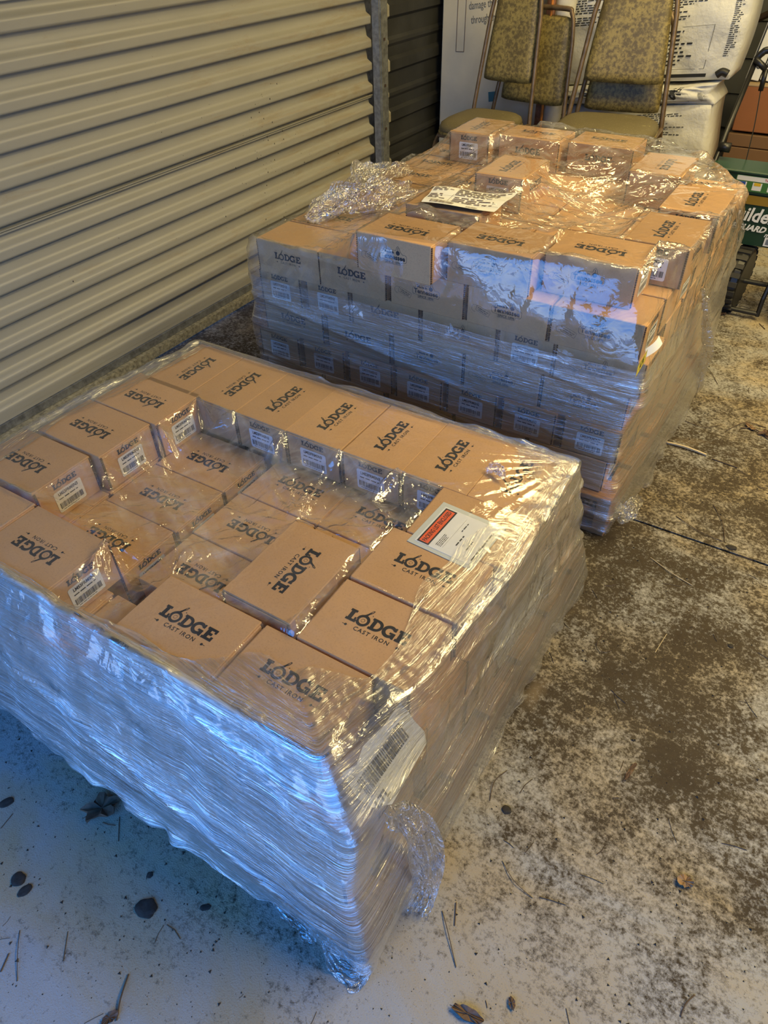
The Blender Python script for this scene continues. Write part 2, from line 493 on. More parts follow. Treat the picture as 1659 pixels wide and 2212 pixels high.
# door jamb post
post = empty('trim_1'); tag(post, kind='structure')
m = MB(); m.box(-2.235, -2.195, 3.475, 3.487, 0, 2.6); m.box(-2.2, -2.192, 3.487, 3.545, 0, 2.6); m.box(-2.235, -2.195, 3.545, 3.555, 0, 2.6)
m.box(-2.31, -2.280, 3.38, 3.56, 0, 2.6)
m.obj('guide_channel', M_galv, post)
m = MB()
for k in range(12): m.box(-2.194, -2.188, 3.51, 3.522, .1 + k * .2, .112 + k * .2)
m.obj('bolt_row', plain('rusty_bolt', (.12, .08, .05), .6, .6), post)
# wall beyond the jamb: shade painted as dark sheet, light shaft as beige strip
wl = empty('wall_left'); tag(wl, kind='structure')
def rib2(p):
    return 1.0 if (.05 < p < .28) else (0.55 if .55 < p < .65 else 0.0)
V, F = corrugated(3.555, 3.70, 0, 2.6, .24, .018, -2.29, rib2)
link('light_painted_strip', mk('light_painted_strip', V, F, M_door), wl)
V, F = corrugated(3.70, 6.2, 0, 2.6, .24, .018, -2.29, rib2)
link('shade_painted_cladding', mk('shade_painted_cladding', V, F, M_shadewall), wl)
m = MB(); m.box(-2.4, -2.25, -1.2, Y0D, 0, 2.6); m.box(-2.4, -2.2, Y0D, Y1D + .08, 2.3, 2.6); m.obj('door_surround', M_siding, wl)
m = MB(); m.box(-2.4, -2.3, 3.6, 6.2, 0, 2.6); m.obj('outer_skin', M_shadewall, wl)
# back wall: horizontal lap boards
wb = empty('wall_back'); tag(wb, kind='structure')
bm_ = mk('lap_board', [(-2.4, 0, 0), (5, 0, 0), (5, 0, .20), (-2.4, 0, .20), (-2.4, -.022, 0), (5, -.022, 0), (5, -.004, .20), (-2.4, -.004, .20)],
         [(4, 5, 6, 7), (0, 4, 7, 3), (1, 2, 6, 5), (0, 1, 5, 4), (3, 7, 6, 2)], M_siding)
for k in range(13): link('lap_board', bm_, wb, (0, 5.75, k * .2))
m = MB(); m.box(-2.4, 5, 5.75, 5.85, 0, 2.6); m.obj('wall_core', M_shadewall, wb)
wf = empty('wall_front'); tag(wf, kind='structure')
m = MB(); m.box(-2.5, -2.1, -1.3, -1.2, 0, 2.7); m.box(1.7, 4.1, -1.3, -1.2, 0, 2.7); m.box(-2.1, 1.7, -1.3, -1.2, 2.45, 2.7); m.obj('wall_panel', M_siding, wf)
wr = MB(); wr.box(4.0, 4.1, -1.4, 5.8, 0, 2.6); tag(wr.obj('wall_right', M_siding), kind='structure')
ce = MB(); ce.box(-2.5, 4.2, -1.3, 5.9, 2.62, 2.75); tag(ce.obj('ceiling', plain('ceiling_board', (.16, .13, .09), .8)), kind='structure')

# ================================================================== lettering (own outlines and the built-in face)
def text_geo(s, size, off=0.0, align='CENTER', spacing=1.0, shear=0.0, sx=1.0, res=2, line=1.0):
    c = bpy.data.curves.new('t', 'FONT'); c.body = s; c.size = size; c.offset = off
    c.align_x = align; c.align_y = 'CENTER'; c.space_character = spacing; c.shear = shear; c.resolution_u = res; c.space_line = line
    o = bpy.data.objects.new('t', c); COL.objects.link(o)
    dg = bpy.context.evaluated_depsgraph_get()
    me = o.evaluated_get(dg).to_mesh()
    V = [(v.co.x * sx, v.co.y, 0) for v in me.vertices]; F = [tuple(p.vertices) for p in me.polygons]
    o.evaluated_get(dg).to_mesh_clear()
    bpy.data.objects.remove(o); bpy.data.curves.remove(c)
    return V, F
def poly_geo(loops):
    """even-odd filled flat outlines"""
    c = bpy.data.curves.new('p', 'CURVE'); c.dimensions = '2D'; c.fill_mode = 'BOTH'
    for lp in loops:
        sp = c.splines.new('POLY'); sp.points.add(len(lp) - 1)
        for p, q in zip(sp.points, lp): p.co = (q[0], q[1], 0, 1)
        sp.use_cyclic_u = True
    o = bpy.data.objects.new('p', c); COL.objects.link(o)
    dg = bpy.context.evaluated_depsgraph_get()
    me = o.evaluated_get(dg).to_mesh()
    V = [(v.co.x, v.co.y, 0) for v in me.vertices]; F = [tuple(p.vertices) for p in me.polygons]
    o.evaluated_get(dg).to_mesh_clear()
    bpy.data.objects.remove(o); bpy.data.curves.remove(c)
    return V, F
class Flat(MB):
    def put(s, g, x=0, y=0, sc=1.0, rot=0.0, z=0.0):
        M = Matrix.Translation((x, y, z)) @ Matrix.Rotation(rot, 4, 'Z') @ Matrix.Diagonal((sc, sc, 1, 1))
        return s.add(g[0], g[1], M)
    def rect(s, x0, x1, y0, y1, z=0.0):
        return s.add([(x0, y0, z), (x1, y0, z), (x1, y1, z), (x0, y1, z)], [(0, 1, 2, 3)])
    def frame(s, x0, x1, y0, y1, t, z=0.0):
        s.rect(x0, x1, y0, y0 + t, z); s.rect(x0, x1, y1 - t, y1, z); s.rect(x0, x0 + t, y0 + t, y1 - t, z); s.rect(x1 - t, x1, y0 + t, y1 - t, z)
        return s
    def scribble(s, x0, x1, y0, y1, rows, rng, fill=.75, z=0.0):
        """lines of print too small to read"""
        dy = (y1 - y0) / rows
        for r in range(rows):
            x = x0; end = x0 + (x1 - x0) * rng.uniform(fill, 1)
            yy = y1 - dy * (r + .7)
            while x < end:
                w = rng.uniform(.6, 2.2) * dy
                s.rect(x, min(x + w, end), yy, yy + dy * .42, z); x += w + dy * .4
        return s
    def bars(s, x0, x1, y0, y1, rng, z=0.0):
        x = x0
        while x < x1:
            w = rng.uniform(.5, 1.8) * (x1 - x0) / 70
            s.rect(x, min(x + w, x1), y0, y1, z); x += w + rng.uniform(.5, 1.6) * (x1 - x0) / 70
        return s
def circ(cx, cy, r, n=28, a0=0, ry=None):
    return [(cx + r * math.cos(a0 + 2 * math.pi * k / n), cy + (ry or r) * math.sin(a0 + 2 * math.pi * k / n)) for k in range(n)]
def arc(cx, cy, r, a, b, n=12):
    return [(cx + r * math.cos(math.radians(a + (b - a) * k / n)), cy + r * math.sin(math.radians(a + (b - a) * k / n))) for k in range(n + 1)]

def slab_word():
    """the heavy slab-serif word with a skillet for its O, cap height 1"""
    Lt = [(0, 0), (0, .2), (.1, .2), (.1, .8), (0, .8), (0, 1), (.52, 1), (.52, .8), (.40, .8), (.40, .2), (.58, .2), (.58, .42), (.78, .42), (.78, 0)]
    out = [Lt]
    ox = 1.22
    # skillet: bowl ring, small round mark, handle with a hanging hole
    bowl = arc(ox, .42, .50, 118, 118 + 324, 34)
    h = [(ox + .10, .93), (ox + .16, 1.10), (ox + .30, 1.28), (ox + .35, 1.45), (ox + .32, 1.52), (ox + .24, 1.50), (ox + .14, 1.35), (ox + .02, 1.12), (ox - .10, .94)]
    out.append(bowl + h)
    out.append(circ(ox, .42, .295, 24))
    out.append(circ(ox, .42, .145, 18)); out.append(circ(ox, .42, .125, 18))
    out.append([(ox + .15, 1.24), (ox + .24, 1.30), (ox + .30, 1.43), (ox + .25, 1.45)])
    out.append(circ(ox + .42, 1.08, .04, 8))
    dx = 1.78
    D = [(0, 0), (0, .2), (.1, .2), (.1, .8), (0, .8), (0, 1), (.50, 1)] + [(p[0], p[1]) for p in arc(.46, .5, .5, 85, -85, 14)] + [(.5, 0)]
    Dh = [(.38, .2), (.38, .8), (.47, .8)] + arc(.44, .5, .30, 70, -70, 8)[1:-1] + [(.47, .2)]
    out.append([(dx + x, y) for x, y in D]); out.append([(dx + x, y) for x, y in Dh])
    gx = 2.78
    G = arc(.5, .5, .52, 38, 322, 26)
    G = [(.92, .98), (.78, .98), (.74, .90)] + arc(.48, .5, .52, 62, 300, 24) + [(.78, .06), (.82, 0), (.98, 0), (.98, .50), (.55, .50), (.55, .34), (.68, .34), (.68, .26)] + arc(.50, .5, .28, 310, 50, 16)[0:] + [(.74, .66), (.92, .66)]
    out.append([(gx + x, y) for x, y in G])
    ex = 3.86
    Et = [(0, 0), (0, .2), (.1, .2), (.1, .8), (0, .8), (0, 1), (.86, 1), (.86, .66), (.68, .66), (.68, .8), (.40, .8), (.40, .60), (.64, .60), (.64, .40), (.40, .40), (.40, .2), (.68, .2), (.68, .36), (.88, .36), (.88, 0)]
    out.append([(ex + x, y) for x, y in Et])
    return poly_geo(out), ex + .88
WORD, WORDW = slab_word()
CAST = text_geo('CAST IRON', 1.0, .012, spacing=1.22)
def logo(width, tagline=True):
    f = Flat(); s = width / WORDW
    f.put(WORD, -width / 2, -.35 * s if not tagline else 0, s)
    if tagline:
        cs = s * .46; f.put(CAST, 0, -.42 * s, cs)
        for sg in (-1, 1):
            f.put(poly_geo([circ(0, 0, .10 * s, 8), ]), sg * 2.02 * s, -.42 * s)
            f.rect(sg * 2.2 * s - .1 * s, sg * 2.2 * s + .1 * s, -.435 * s, -.405 * s)
    return f
def roundrect(x0, x1, y0, y1, r, n=5):
    return arc(x1 - r, y1 - r, r, 0, 90, n) + arc(x0 + r, y1 - r, r, 90, 180, n) + arc(x0 + r, y0 + r, r, 180, 270, n) + arc(x1 - r, y0 + r, r, 270, 360, n)
def badge():
    """outlined badge printed on the long side"""
    f = Flat()
    def outl(d):
        w = .0435 + d
        top = [(w, -.004), (w, .008 + d * .5), (w - .004, .0125 + d), (.030, .0125 + d), (.0225 + d, .020 + d), (.0200 + d, .0285 + d), (.0155, .0335 + d), (.011 - d, .0285 + d), (.0095 - d, .0215 + d), (-.030, .0205 + d), (-.034 - d, .0125 + d), (-w + .003, .0115 + d), (-w, .007), (-w, -.004 - d)]
        bot = [(-w + .004, -.009 - d), (-.027 - d, -.009 - d), (-.026, -.0175 - d), (.026, -.0175 - d), (.027 + d, -.009 - d), (w - .004, -.009 - d)]
        return top + bot
    f.put(poly_geo([outl(0.0), outl(-.0008)]))
    f.put(text_geo('Tennessee', .0185, .0006, spacing=1.0, sx=.95), 0, .0015)
    f.put(text_geo('Made in', .0100, .0004), -.012, .0145)
    f.put(text_geo('SINCE 1896', .0098, .0002), 0, -.0125)
    f.put(poly_geo([circ(.0155, .0145, .0062, 14)])); f.rect(.0148, .0162, .020, .029)
    # speech bubble
    M = Matrix.Translation((-.068, -.012, 0)) @ Matrix.Rotation(-.32, 4, 'Z')
    g = poly_geo([roundrect(-.021, .021, -.0075, .0085, .003), roundrect(-.0204, .0204, -.0069, .0079, .0026)])
    f.add(g[0], g[1], M)
    g = text_geo('A little help out\nof hand, yes?', .0052, .0001); f.add(g[0], g[1], M)
    g = poly_geo([arc(-.024, -.004, .010, 60, 300, 12) + arc(-.024, -.004, .0093, 300, 60, 12)]); f.add(g[0], g[1], M)
    return f
def lodge_mesh(w, tagl): return logo(w, tagl).mesh('printed_logo', M_ink)
ME_TOPLOGO = lodge_mesh(.128, True)
ME_SIDELOGO = lodge_mesh(.098, True)
ME_ENDLOGO = lodge_mesh(.066, False)
ME_BADGE = badge().mesh('printed_badge', M_ink)
def sticker_mesh(code):
    f = Flat(); rng = random.Random(5)
    f.put(text_geo(code, .0118, .0004, sx=.82), 0, .019)
    f.scribble(-.030, .030, .003, .010, 1, rng); f.bars(-.033, .033, -.020, -.004, rng); f.scribble(-.028, .02, -.026, -.022, 1, rng)
    return f.mesh('label_print', M_ink)
ME_CODE = {c: sticker_mesh('LMS3FRMSN%d' % c) for c in (1, 2, 3)}
g = poly_geo([roundrect(-.039, .039, -.029, .029, .005)])
_s = MB(); _s.v = [Vector(v) for v in g[0]]; _s.f = list(g[1])
ME_STICKER = _s.mesh('barcode_label', M_label)

# ================================================================== cartons
CL, CW, CH = .236, .1655, .1045
def carton_mesh():
    m = MB()
    e = .0022
    m.rbox(-CL/2 + .003, CL/2 - .003, -CW/2, CW/2, 0, CH, .0016)
    # end panels stand a touch proud between the corner edges
    for s in (-1, 1):
        x0, x1 = sorted((s * (CL/2 - .004), s * (CL/2)))
        m.rbox(x0, x1, -CW/2 + .006, CW/2 - .006, .003, CH - .004, .0008)
    return m.mesh('carton', M_card)
ME_CARTON = carton_mesh()
def flute_mesh():
    """cut corrugated edges standing at the carton's corners"""
    m = MB()
    for s in (-1, 1):
        for t in (-1, 1):
            for k in range(17):
                z = .004 + k * .0058
                x0, x1 = sorted((s * (CL/2 - .003), s * (CL/2 + .0002)))
                y0, y1 = sorted((t * (CW/2 - .0055), t * (CW/2 - .0012)))
                m.box(x0, x1, y0, y1, z, z + .0032)
    return m.mesh('corrugated_edge', M_flute)
ME_FLUTE = flute_mesh()
ME_TAB = MB().box(-.006, .006, -.0016, .0016, 0, .0012).mesh('tuck_tab', M_flute)

N_CARTON = [0]
def carton(x, y, z, rot, label, group, faces='', code=3, jit=1.0, top=False, name='carton'):
    """faces: letters of the world faces that can be seen: F front(-Y) R right(+X) L B"""
    rz = math.radians(rot) + RNG.uniform(-.012, .012) * jit
    o = link(name, ME_CARTON)
    o.location = (x + RNG.uniform(-.002, .002) * jit, y + RNG.uniform(-.002, .002) * jit, z)
    o.rotation_euler = (0, 0, rz)
    tag(o, label, 'carton', group)
    if top:
        link('printed_logo', ME_TOPLOGO, o, (0, -.002, CH + .0004))
    # local faces: +Y badge side, -Y logo side, -X end with sticker
    r = int(round(rot / 90)) % 4
    world_of = {'+X': 'RBLF'[r], '+Y': 'BLFR'[r], '-X': 'LFRB'[r], '-Y': 'FRBL'[r]}
    if world_of['+Y'] in faces:
        link('printed_badge', ME_BADGE, o, (.0, CW/2 + .0004, CH * .52), (math.pi / 2, 0, math.pi))
    if world_of['-Y'] in faces:
        link('printed_logo', ME_SIDELOGO, o, (0, -CW/2 - .0004, CH * .50), (math.pi / 2, 0, 0))
    if world_of['-X'] in faces:
        link('printed_logo', ME_ENDLOGO, o, (-CL/2 - .0005, 0, CH * .82), (math.pi / 2, 0, -math.pi / 2))
        l = link('barcode_label', ME_STICKER, o, (-CL/2 - .0008, 0, CH * .42), (math.pi / 2, 0, -math.pi / 2))
        link('label_print', ME_CODE[code], l, (0, 0, .0004))
    if faces or top:
        link('corrugated_edge', ME_FLUTE, o)['kind'] = 'stuff'
    N_CARTON[0] += 1
    return o

ORD = ['first', 'second', 'third', 'fourth', 'fifth', 'sixth', 'seventh', 'eighth', 'ninth']
ZP = .14
def zl(k): return ZP + k * .105
TOPS = {1: [], 2: []}      # (x,y,rot,ztop,hx,hy) for the film to rest on
def put(pal, x, y, k, rot, label, group, faces='', top=False, code=3, jit=1.0):
    o = carton(x, y, zl(k), rot, label, group, faces, code, jit, top)
    a = o.rotation_euler.z
    TOPS[pal].append((o.location.x, o.location.y, a, zl(k) + CH))
    return o

# ---- front stack (three courses, top course ring with a hollow in the middle)
G1 = 'cartons on top of the front stack'
for i in range(7):
    nm = ['first carton of the far row on top of the front stack, beside the roll-up door',
          'second carton of the far row on the front stack, print facing away',
          'third carton from the roll-up door in the far row of the front stack',
          'middle carton of the far row on top of the front stack',
          'fifth carton from the roll-up door in the far row of the front stack',
          'sixth carton of the far row on the front stack, torn white scrap above it',
          'corner carton of the far row on the front stack, nearest the tall stack'][i]
    put(1, -1.478 + .1665 * (i + .5), 1.189, 2, -90 if i < 2 else 90, nm, G1, 'F' if i < 6 else 'FR', True)
for i, (x, y) in enumerate([(-1.400, 1.010), (-1.414, .842), (-1.440, .667)]):
    put(1, x, y, 2, 180, ['upper carton of the three along the door side of the front stack', 'middle carton of the three along the door side of the front stack',
        'lowest carton of the three along the door side of the front stack'][i], G1, 'RL', True)
put(1, -1.405, .486, 2, 180, 'carton at the near door-side corner of the front stack', G1, 'F', True)
put(1, -1.164, .486, 2, 180, 'near edge carton by the hollow of the front stack, print upside down', G1, 'FR', True)
put(1, -.756, .484, 2, 0, 'near edge carton poking up under the film, upright print toward the doorway', G1, 'FL', True)
put(1, -.514, .484, 2, 0, 'near corner carton of the front stack under crinkled wrap', G1, 'FR', True)
put(1, -.452, .655, 2, 0, 'second carton up the aisle side of the front stack, logo half wrapped', G1, 'R', True)
put(1, -.450, .824, 2, 0, 'third carton up the aisle side of the front stack, below the packing pouch', G1, 'R', True)
put(1, -.420, .992, 2, 0, 'carton carrying the orange-bannered packing list pouch', G1, 'R', True)
_t = TOPS[1][-1]; TOPS[1][-1] = (*_t[:3], _t[3] + .0035)
put(1, -.675, .702, 2, -90, 'lone inner carton of the front stack with its print running downhill', G1, 'FLB', True)
# second course: the floor of the hollow
H1 = 'cartons seen in the hollow of the front stack'
cols = [-1.412, -1.172, -.902, -.663, -.423]
for ci, cx in enumerate(cols):
    for ri in range(4):
        y = 1.000 - ri * .1675 - (.02 if ci == 1 else 0)
        if ri == 3: continue
        vis = ci in (1, 2, 3)
        lab = ('%s carton from the far end, %s row sunk in the hollow of the front stack' % (ORD[ri], ['', 'door-side', 'middle', 'aisle-side', ''][ci])) if vis else 'hidden second-course carton of the front stack, its face under layered wrap'
        put(1, cx, y, 1, [180, 180, 180, 0, 0][ci] if not (ci == 2 and ri == 0) else 0, lab, H1 if vis else 'second course cartons under the wrap of the front stack', 'RL' if ci in (0, 1, 4) else '', vis)
for i in range(7): put(1, -1.478 + .1680 * (i + .5) + .0, 1.205, 1, 90, '%s second-course carton from the door on the far face of the front stack' % ORD[i], 'far face cartons of the front stack', 'B' if i < 6 else 'R')
for i in range(4): put(1, -1.385 + .240 * i, .443, 1, 180, '%s carton from the door along the near face of the front stack, second course' % ORD[i], 'near face cartons of the front stack', 'F')
put(1, -.386, .474, 1, 90, 'near corner carton under the blue-lit wrap, its white barcode label showing', 'near face cartons of the front stack', 'FR')
# first course
for i in range(7): put(1, -1.415 + .170 * i, .445, 0, 90, '%s bottom carton from the door along the near face of the front stack' % ORD[i], 'near face cartons of the front stack', 'F')
for i in range(5): put(1, -1.375 + .2445 * i, 1.243, 0, 0, '%s bottom-course carton from the door on the far face of the front stack' % ORD[i], 'far face cartons of the front stack', 'B')
for ci, cx in enumerate([-1.405, -1.160, -.905, -.663, -.415]):
    for ri in range(3):
        put(1, cx, .655 + ri * .1685, 0, 0 if ci else 180, 'bottom-course carton hidden inside the front stack', 'hidden bottom cartons of the front stack', 'R' if ci == 4 else '')

# ---- rear stack (six courses)
G2 = 'cartons on top of the tall rear stack'
put(2, -.962, 1.652, 5, 180, 'top-course carton nearest the door on the near edge of the tall stack', G2, 'FL', True)
put(2, -.711, 1.705, 5, 180, 'middle carton of the three on the near edge of the tall stack', G2, 'F', True)
put(2, -.467, 1.766, 5, 180, 'aisle-side carton of the three on the near edge of the tall stack', G2, 'FR', True)
put(2, -.353, 1.975, 5, 90, 'nearer of two cartons side by side on the aisle edge of the tall stack', G2, 'FR', True)
put(2, -.345, 2.250, 5, 90, 'farther of two cartons at the aisle corner of the tall stack', G2, 'FR', True)
put(2, -.522, 2.550, 5, -90, 'far corner carton of the tall stack with its print reversed, by the spreader', G2, 'FR', True)
put(2, -1.262, 2.735, 5, 90, 'far door-side carton of the tall stack with a bright white label', G2, 'FL', True, code=1)
put(2, -1.035, 2.73, 5, 0, 'top carton of the tall stack just below the smaller chair', G2, 'F', True)
put(2, -.775, 2.752, 5, 0, 'top carton of the tall stack just below the larger chair seat', G2, 'F', True)
put(2, -.945, 2.305, 5, 90, 'lone carton in the middle of the tall stack, peaking under the film', G2, 'FR', True)
put(2, -.960, 1.912, 5, 0, 'carton under the white freight bill on the tall stack', G2, 'F', False)
H2 = 'fifth course cartons around the hollow of the tall stack'
for r in range(7):
    for c in range(5):
        cx = [-1.375, -1.137, -.888, -.646, -.405][c]; cy = 1.705 + r * .1725
        front = r == 0
        rot = (0 if c < 2 else 180) if front else (0 if (r + c) % 3 else 180)
        if front: lab = '%s carton from the door in the second course down, near face of the tall stack' % ORD[c]
        elif c == 0: lab = '%s carton back along the lower door side of the tall stack' % ORD[r]
        else: lab = 'sunken carton of the tall stack, %s row back, %s from the door, dim under film' % (ORD[r], ORD[c])
        put(2, cx, cy, 4, rot, lab, H2 if not front else 'near face cartons of the tall stack', ('F' if front else '') + ('L' if c == 0 else '') + ('R' if c == 4 else ''), c < 2 and not front)
def facerow(k, items):
    nth = ['bottom', 'second', 'third', 'fourth', 'fifth'][k]
    for i, (x, rot, code) in enumerate(items):
        end = rot in (90, -90)
        put(2, x, (1.625 + (CL if end else CW) / 2) + (.012 if k > 1 else 0), k, rot, '%s carton from the door in the %s course up, near face of the tall stack' % (ORD[i], nth), 'near face cartons of the tall stack', 'F' + ('L' if i == 0 else '') + ('R' if i == len(items) - 1 else ''), code=code)
facerow(3, [(-1.43, 90, 3), (-1.245, 90, 3), (-1.035, 0, 3), (-.79, 180, 3), (-.585, 90, 1), (-.385, 180, 3)])
facerow(2, [(-1.39, 0, 3), (-1.135, 0, 3), (-.89, 180, 3), (-.65, 180, 3), (-.408, 180, 3)])
facerow(1, [(-1.455 + .1815 * i, 90, 2) for i in range(7)])
facerow(0, [(-1.40, 180, 3), (-1.155, 180, 3), (-.91, 180, 3), (-.665, 180, 3), (-.42, 180, 3)])
for k in range(4):
    nth = ['bottom', 'second', 'third', 'fourth'][k]
    y0 = 1.88
    for r in range(5):
        for s, xx in ((1, -.405), (-1, -1.385)):
            lab = ('%s carton back from the near corner, %s course up, aisle side of the tall stack' % (ORD[r + 1], nth)) if s > 0 else '%s carton back from the near corner, %s course up, door side of the tall stack' % (ORD[r + 1], nth)
            put(2, xx, y0 + (r + .5) * .1755, k, 0 if s > 0 else 180, lab, 'aisle side cartons of the tall stack' if s > 0 else 'door side cartons of the tall stack', 'R' if s > 0 else 'L')

# ---- wooden pallets
def pallet(x0, x1, y0, y1, label, wood, name='wooden_pallet'):
    p = empty(name, ((x0 + x1) / 2, (y0 + y1) / 2, 0)); cx, cy = (x0 + x1) / 2, (y0 + y1) / 2
    tag(p, label, 'pallet', 'wooden pallets under the stacks')
    w, d = x1 - x0, y1 - y0
    n = 7; bw = .095
    me = MB().rbox(-w/2, w/2, -bw/2, bw/2, 0, .018, .002).mesh('deck_board', wood)
    for k in range(n):
        link('deck_board', me, p, (0, -d/2 + bw/2 + k * (d - bw) / (n - 1), .119))
    ms = MB().rbox(-.019, .019, -d/2, d/2, 0, .101, .002).mesh('stringer', wood)
    for xx in (-w/2 + .02, 0, w/2 - .02): link('stringer', ms, p, (xx, 0, .018))
    for k in (0, 2, 4, 6):
        link('bottom_board', me, p, (0, -d/2 + bw/2 + k * (d - bw) / (n - 1), 0))
    return p
pallet(-1.50, -.262, .300, 1.385, 'weathered wooden pallet under the front stack, splintered end at the near corner', M_wood)
pallet(-1.53, -.262, 1.60, 2.86, 'orange-brown wooden pallet under the tall rear stack', M_wood2)
# ================================================================== plastic film
def resample(poly, n, smooth=.012):
    P = np.array(poly + [poly[0]], float)
    d = np.r_[0, np.cumsum(np.hypot(*np.diff(P, axis=0).T))]
    return P, d
def outline(poly, frac):
    """points of a closed polygon at the given fractions between its own vertices (K vertices -> K units)"""
    P = np.array(poly + [poly[0]], float); K = len(poly)
    i = np.minimum(frac.astype(int), K - 1); t = (frac - i)[:, None]
    return P[i] * (1 - t) + P[i + 1] * t
def smooth_loop(A, k):
    for _ in range(k):
        A = .5 * A + .25 * (np.roll(A, 1, 0) + np.roll(A, -1, 0))
    return A

def drape(tops, x0, x1, y0, y1, h, base, inside, rim, load, cap=None):
    """height of a sheet pulled tight over the cartons, sagging a little between them"""
    xs = np.arange(x0, x1, h); ys = np.arange(y0, y1, h)
    X, Y = np.meshgrid(xs, ys)
    O = np.full(X.shape, base)
    for (cx, cy, a, z) in tops:
        dx = X - cx; dy = Y - cy
        u = dx * math.cos(a) + dy * math.sin(a); v = -dx * math.sin(a) + dy * math.cos(a)
        mk_ = (abs(u) < CL/2 + .001) & (abs(v) < CW/2 + .001)
        O = np.where(mk_, np.maximum(O, z + .0016), O)
    IN = inside(X, Y); R = rim(X, Y)
    step = [8, 4, 2, 1]; H = None; its = [700, 300, 160, 80]
    for s, it in zip(step, its):
        # obstacle seen on the coarser grid: highest carton in each cell
        o = O[::s, ::s]; m = IN[::s, ::s]; r = R[::s, ::s]
        g = load * (h * s) ** 2 / 4
        if H is None: H = np.maximum(o, r * 1.0)
        else:
            Hn = np.repeat(np.repeat(H, 2, 0), 2, 1)[:o.shape[0], :o.shape[1]]
            if Hn.shape != o.shape:
                Hn = np.pad(Hn, ((0, o.shape[0] - Hn.shape[0]), (0, o.shape[1] - Hn.shape[1])), 'edge')
            H = Hn
        for _ in range(it):
            A = .25 * (np.roll(H, 1, 0) + np.roll(H, -1, 0) + np.roll(H, 1, 1) + np.roll(H, -1, 1)) - g
            H = np.where(m, np.maximum(A, o), np.maximum(r, o))
    return xs, ys, H, O

def creases(xs, ys, H, O, n, seed, amp, anchors):
    """sharp folds: short ones everywhere, long ones fanning out from the pinned corners"""
    rs = np.random.RandomState(seed)
    X, Y = np.meshgrid(xs, ys); D = np.zeros_like(H)
    free = np.clip((H - O) / .02, 0, 1)
    def fold(cx, cy, a, L, w, am, pin):
        h = xs[1] - xs[0]; R = L + .02
        i0, i1 = np.searchsorted(xs, [cx - R, cx + R]); j0, j1 = np.searchsorted(ys, [cy - R, cy + R])
        if i1 <= i0 or j1 <= j0: return
        x = X[j0:j1, i0:i1] - cx; y = Y[j0:j1, i0:i1] - cy
        u = x * math.cos(a) + y * math.sin(a); v = -x * math.sin(a) + y * math.cos(a)
        v = v + .12 * u * u * rs.uniform(-1, 1) / L
        if pin:
            t = np.clip(u / L, 0, 1); env = np.where((u > 0) & (u < L), np.sin(np.pi * np.minimum(t * 1.6, 1) ** .6 / (1) * .5 + 0) * (1 - t) , 0)
        else:
            t = np.clip(abs(u) / L, 0, 1); env = (1 - t) ** 1.2 * (t < 1)
        if pin:
            env = np.where((u > 0) & (u < L), np.sin(np.pi * np.clip(u / L, 0, 1) ** .7), 0)
            D[j0:j1, i0:i1] = np.maximum(D[j0:j1, i0:i1], am * env * np.exp(-np.abs(v) / w))
        else:
            D[j0:j1, i0:i1] += am * env * np.exp(-np.abs(v) / w)
    for _ in range(n):
        fold(rs.uniform(xs[0], xs[-1]), rs.uniform(ys[0], ys[-1]), rs.uniform(0, math.pi), rs.uniform(.03, .16), rs.uniform(.0025, .008), amp * rs.uniform(.3, 1), False)
    for an in anchors:
        cx, cy, a0, a1, k, L = an[:6]; big = an[6] if len(an) > 6 else 1.0
        for _ in range(k):
            fold(cx, cy, math.radians(rs.uniform(a0, a1)), L * rs.uniform(.5, 1.1), rs.uniform(.003, .008) * big ** .5, amp * rs.uniform(1.4, 3.2) * big, True)
    q = vnoise(X * 14, Y * 14, seed) - .5; q2 = vnoise(X * 40, Y * 40, seed + 1) - .5
    D += free * (q * .020 + q2 * .007)
    # scalloped hem folds where film hangs off carton edges
    gx = np.gradient(O, axis=1); gy = np.gradient(O, axis=0)
    return np.maximum(H + D * (.10 + .90 * free), O) + .0006

def sample(xs, ys, H, P):
    fx = np.clip((P[..., 0] - xs[0]) / (xs[1] - xs[0]), 0, len(xs) - 1.001); fy = np.clip((P[..., 1] - ys[0]) / (ys[1] - ys[0]), 0, len(ys) - 1.001)
    i = fx.astype(int); j = fy.astype(int); u = fx - i; v = fy - j
    return (H[j, i] * (1 - u) + H[j, i + 1] * u) * (1 - v) + (H[j + 1, i] * (1 - u) + H[j + 1, i + 1] * u) * v

def ring_mesh(name, rows, mat, parent, closed=True, U=None, Vc=None, turns=None):
    """rows: array (R, N, 3)"""
    R, N, _ = rows.shape
    V = rows.reshape(-1, 3)
    i = np.arange(N); j = (i + 1) % N if closed else None
    F = []
    for r in range(R - 1):
        a = r * N + i; b = r * N + (i + 1) % N
        q = np.stack([a, b, b + N, a + N], 1)
        if not closed: q = q[:-1]
        F.append(q)
    F = np.concatenate(F)
    me = np_mesh(name, V, F, mat)
    uvl = me.uv_layers.new(name='UVMap')
    if U is None: U = np.zeros((R, N)); Vc = np.zeros((R, N))
    uvs = np.stack([U.ravel()[F.ravel()], Vc.ravel()[F.ravel()]], 1)
    # the seam column runs on past the last value
    if closed:
        per = U.max() + 0.006
        u4 = uvs.reshape(-1, 4, 2); bad = (u4[:, 1, 0] < u4[:, 0, 0] - .5)
        u4[bad, 1, 0] += per; u4[bad, 2, 0] += per
        uvs = u4.reshape(-1, 2)
    uvl.data.foreach_set('uv', uvs.astype(np.float32).ravel())
    at = me.attributes.new('turns', 'FLOAT', 'POINT')
    at.data.foreach_set('value', (np.ones(R * N) if turns is None else turns.ravel()).astype(np.float32))
    return link(name, me, parent)

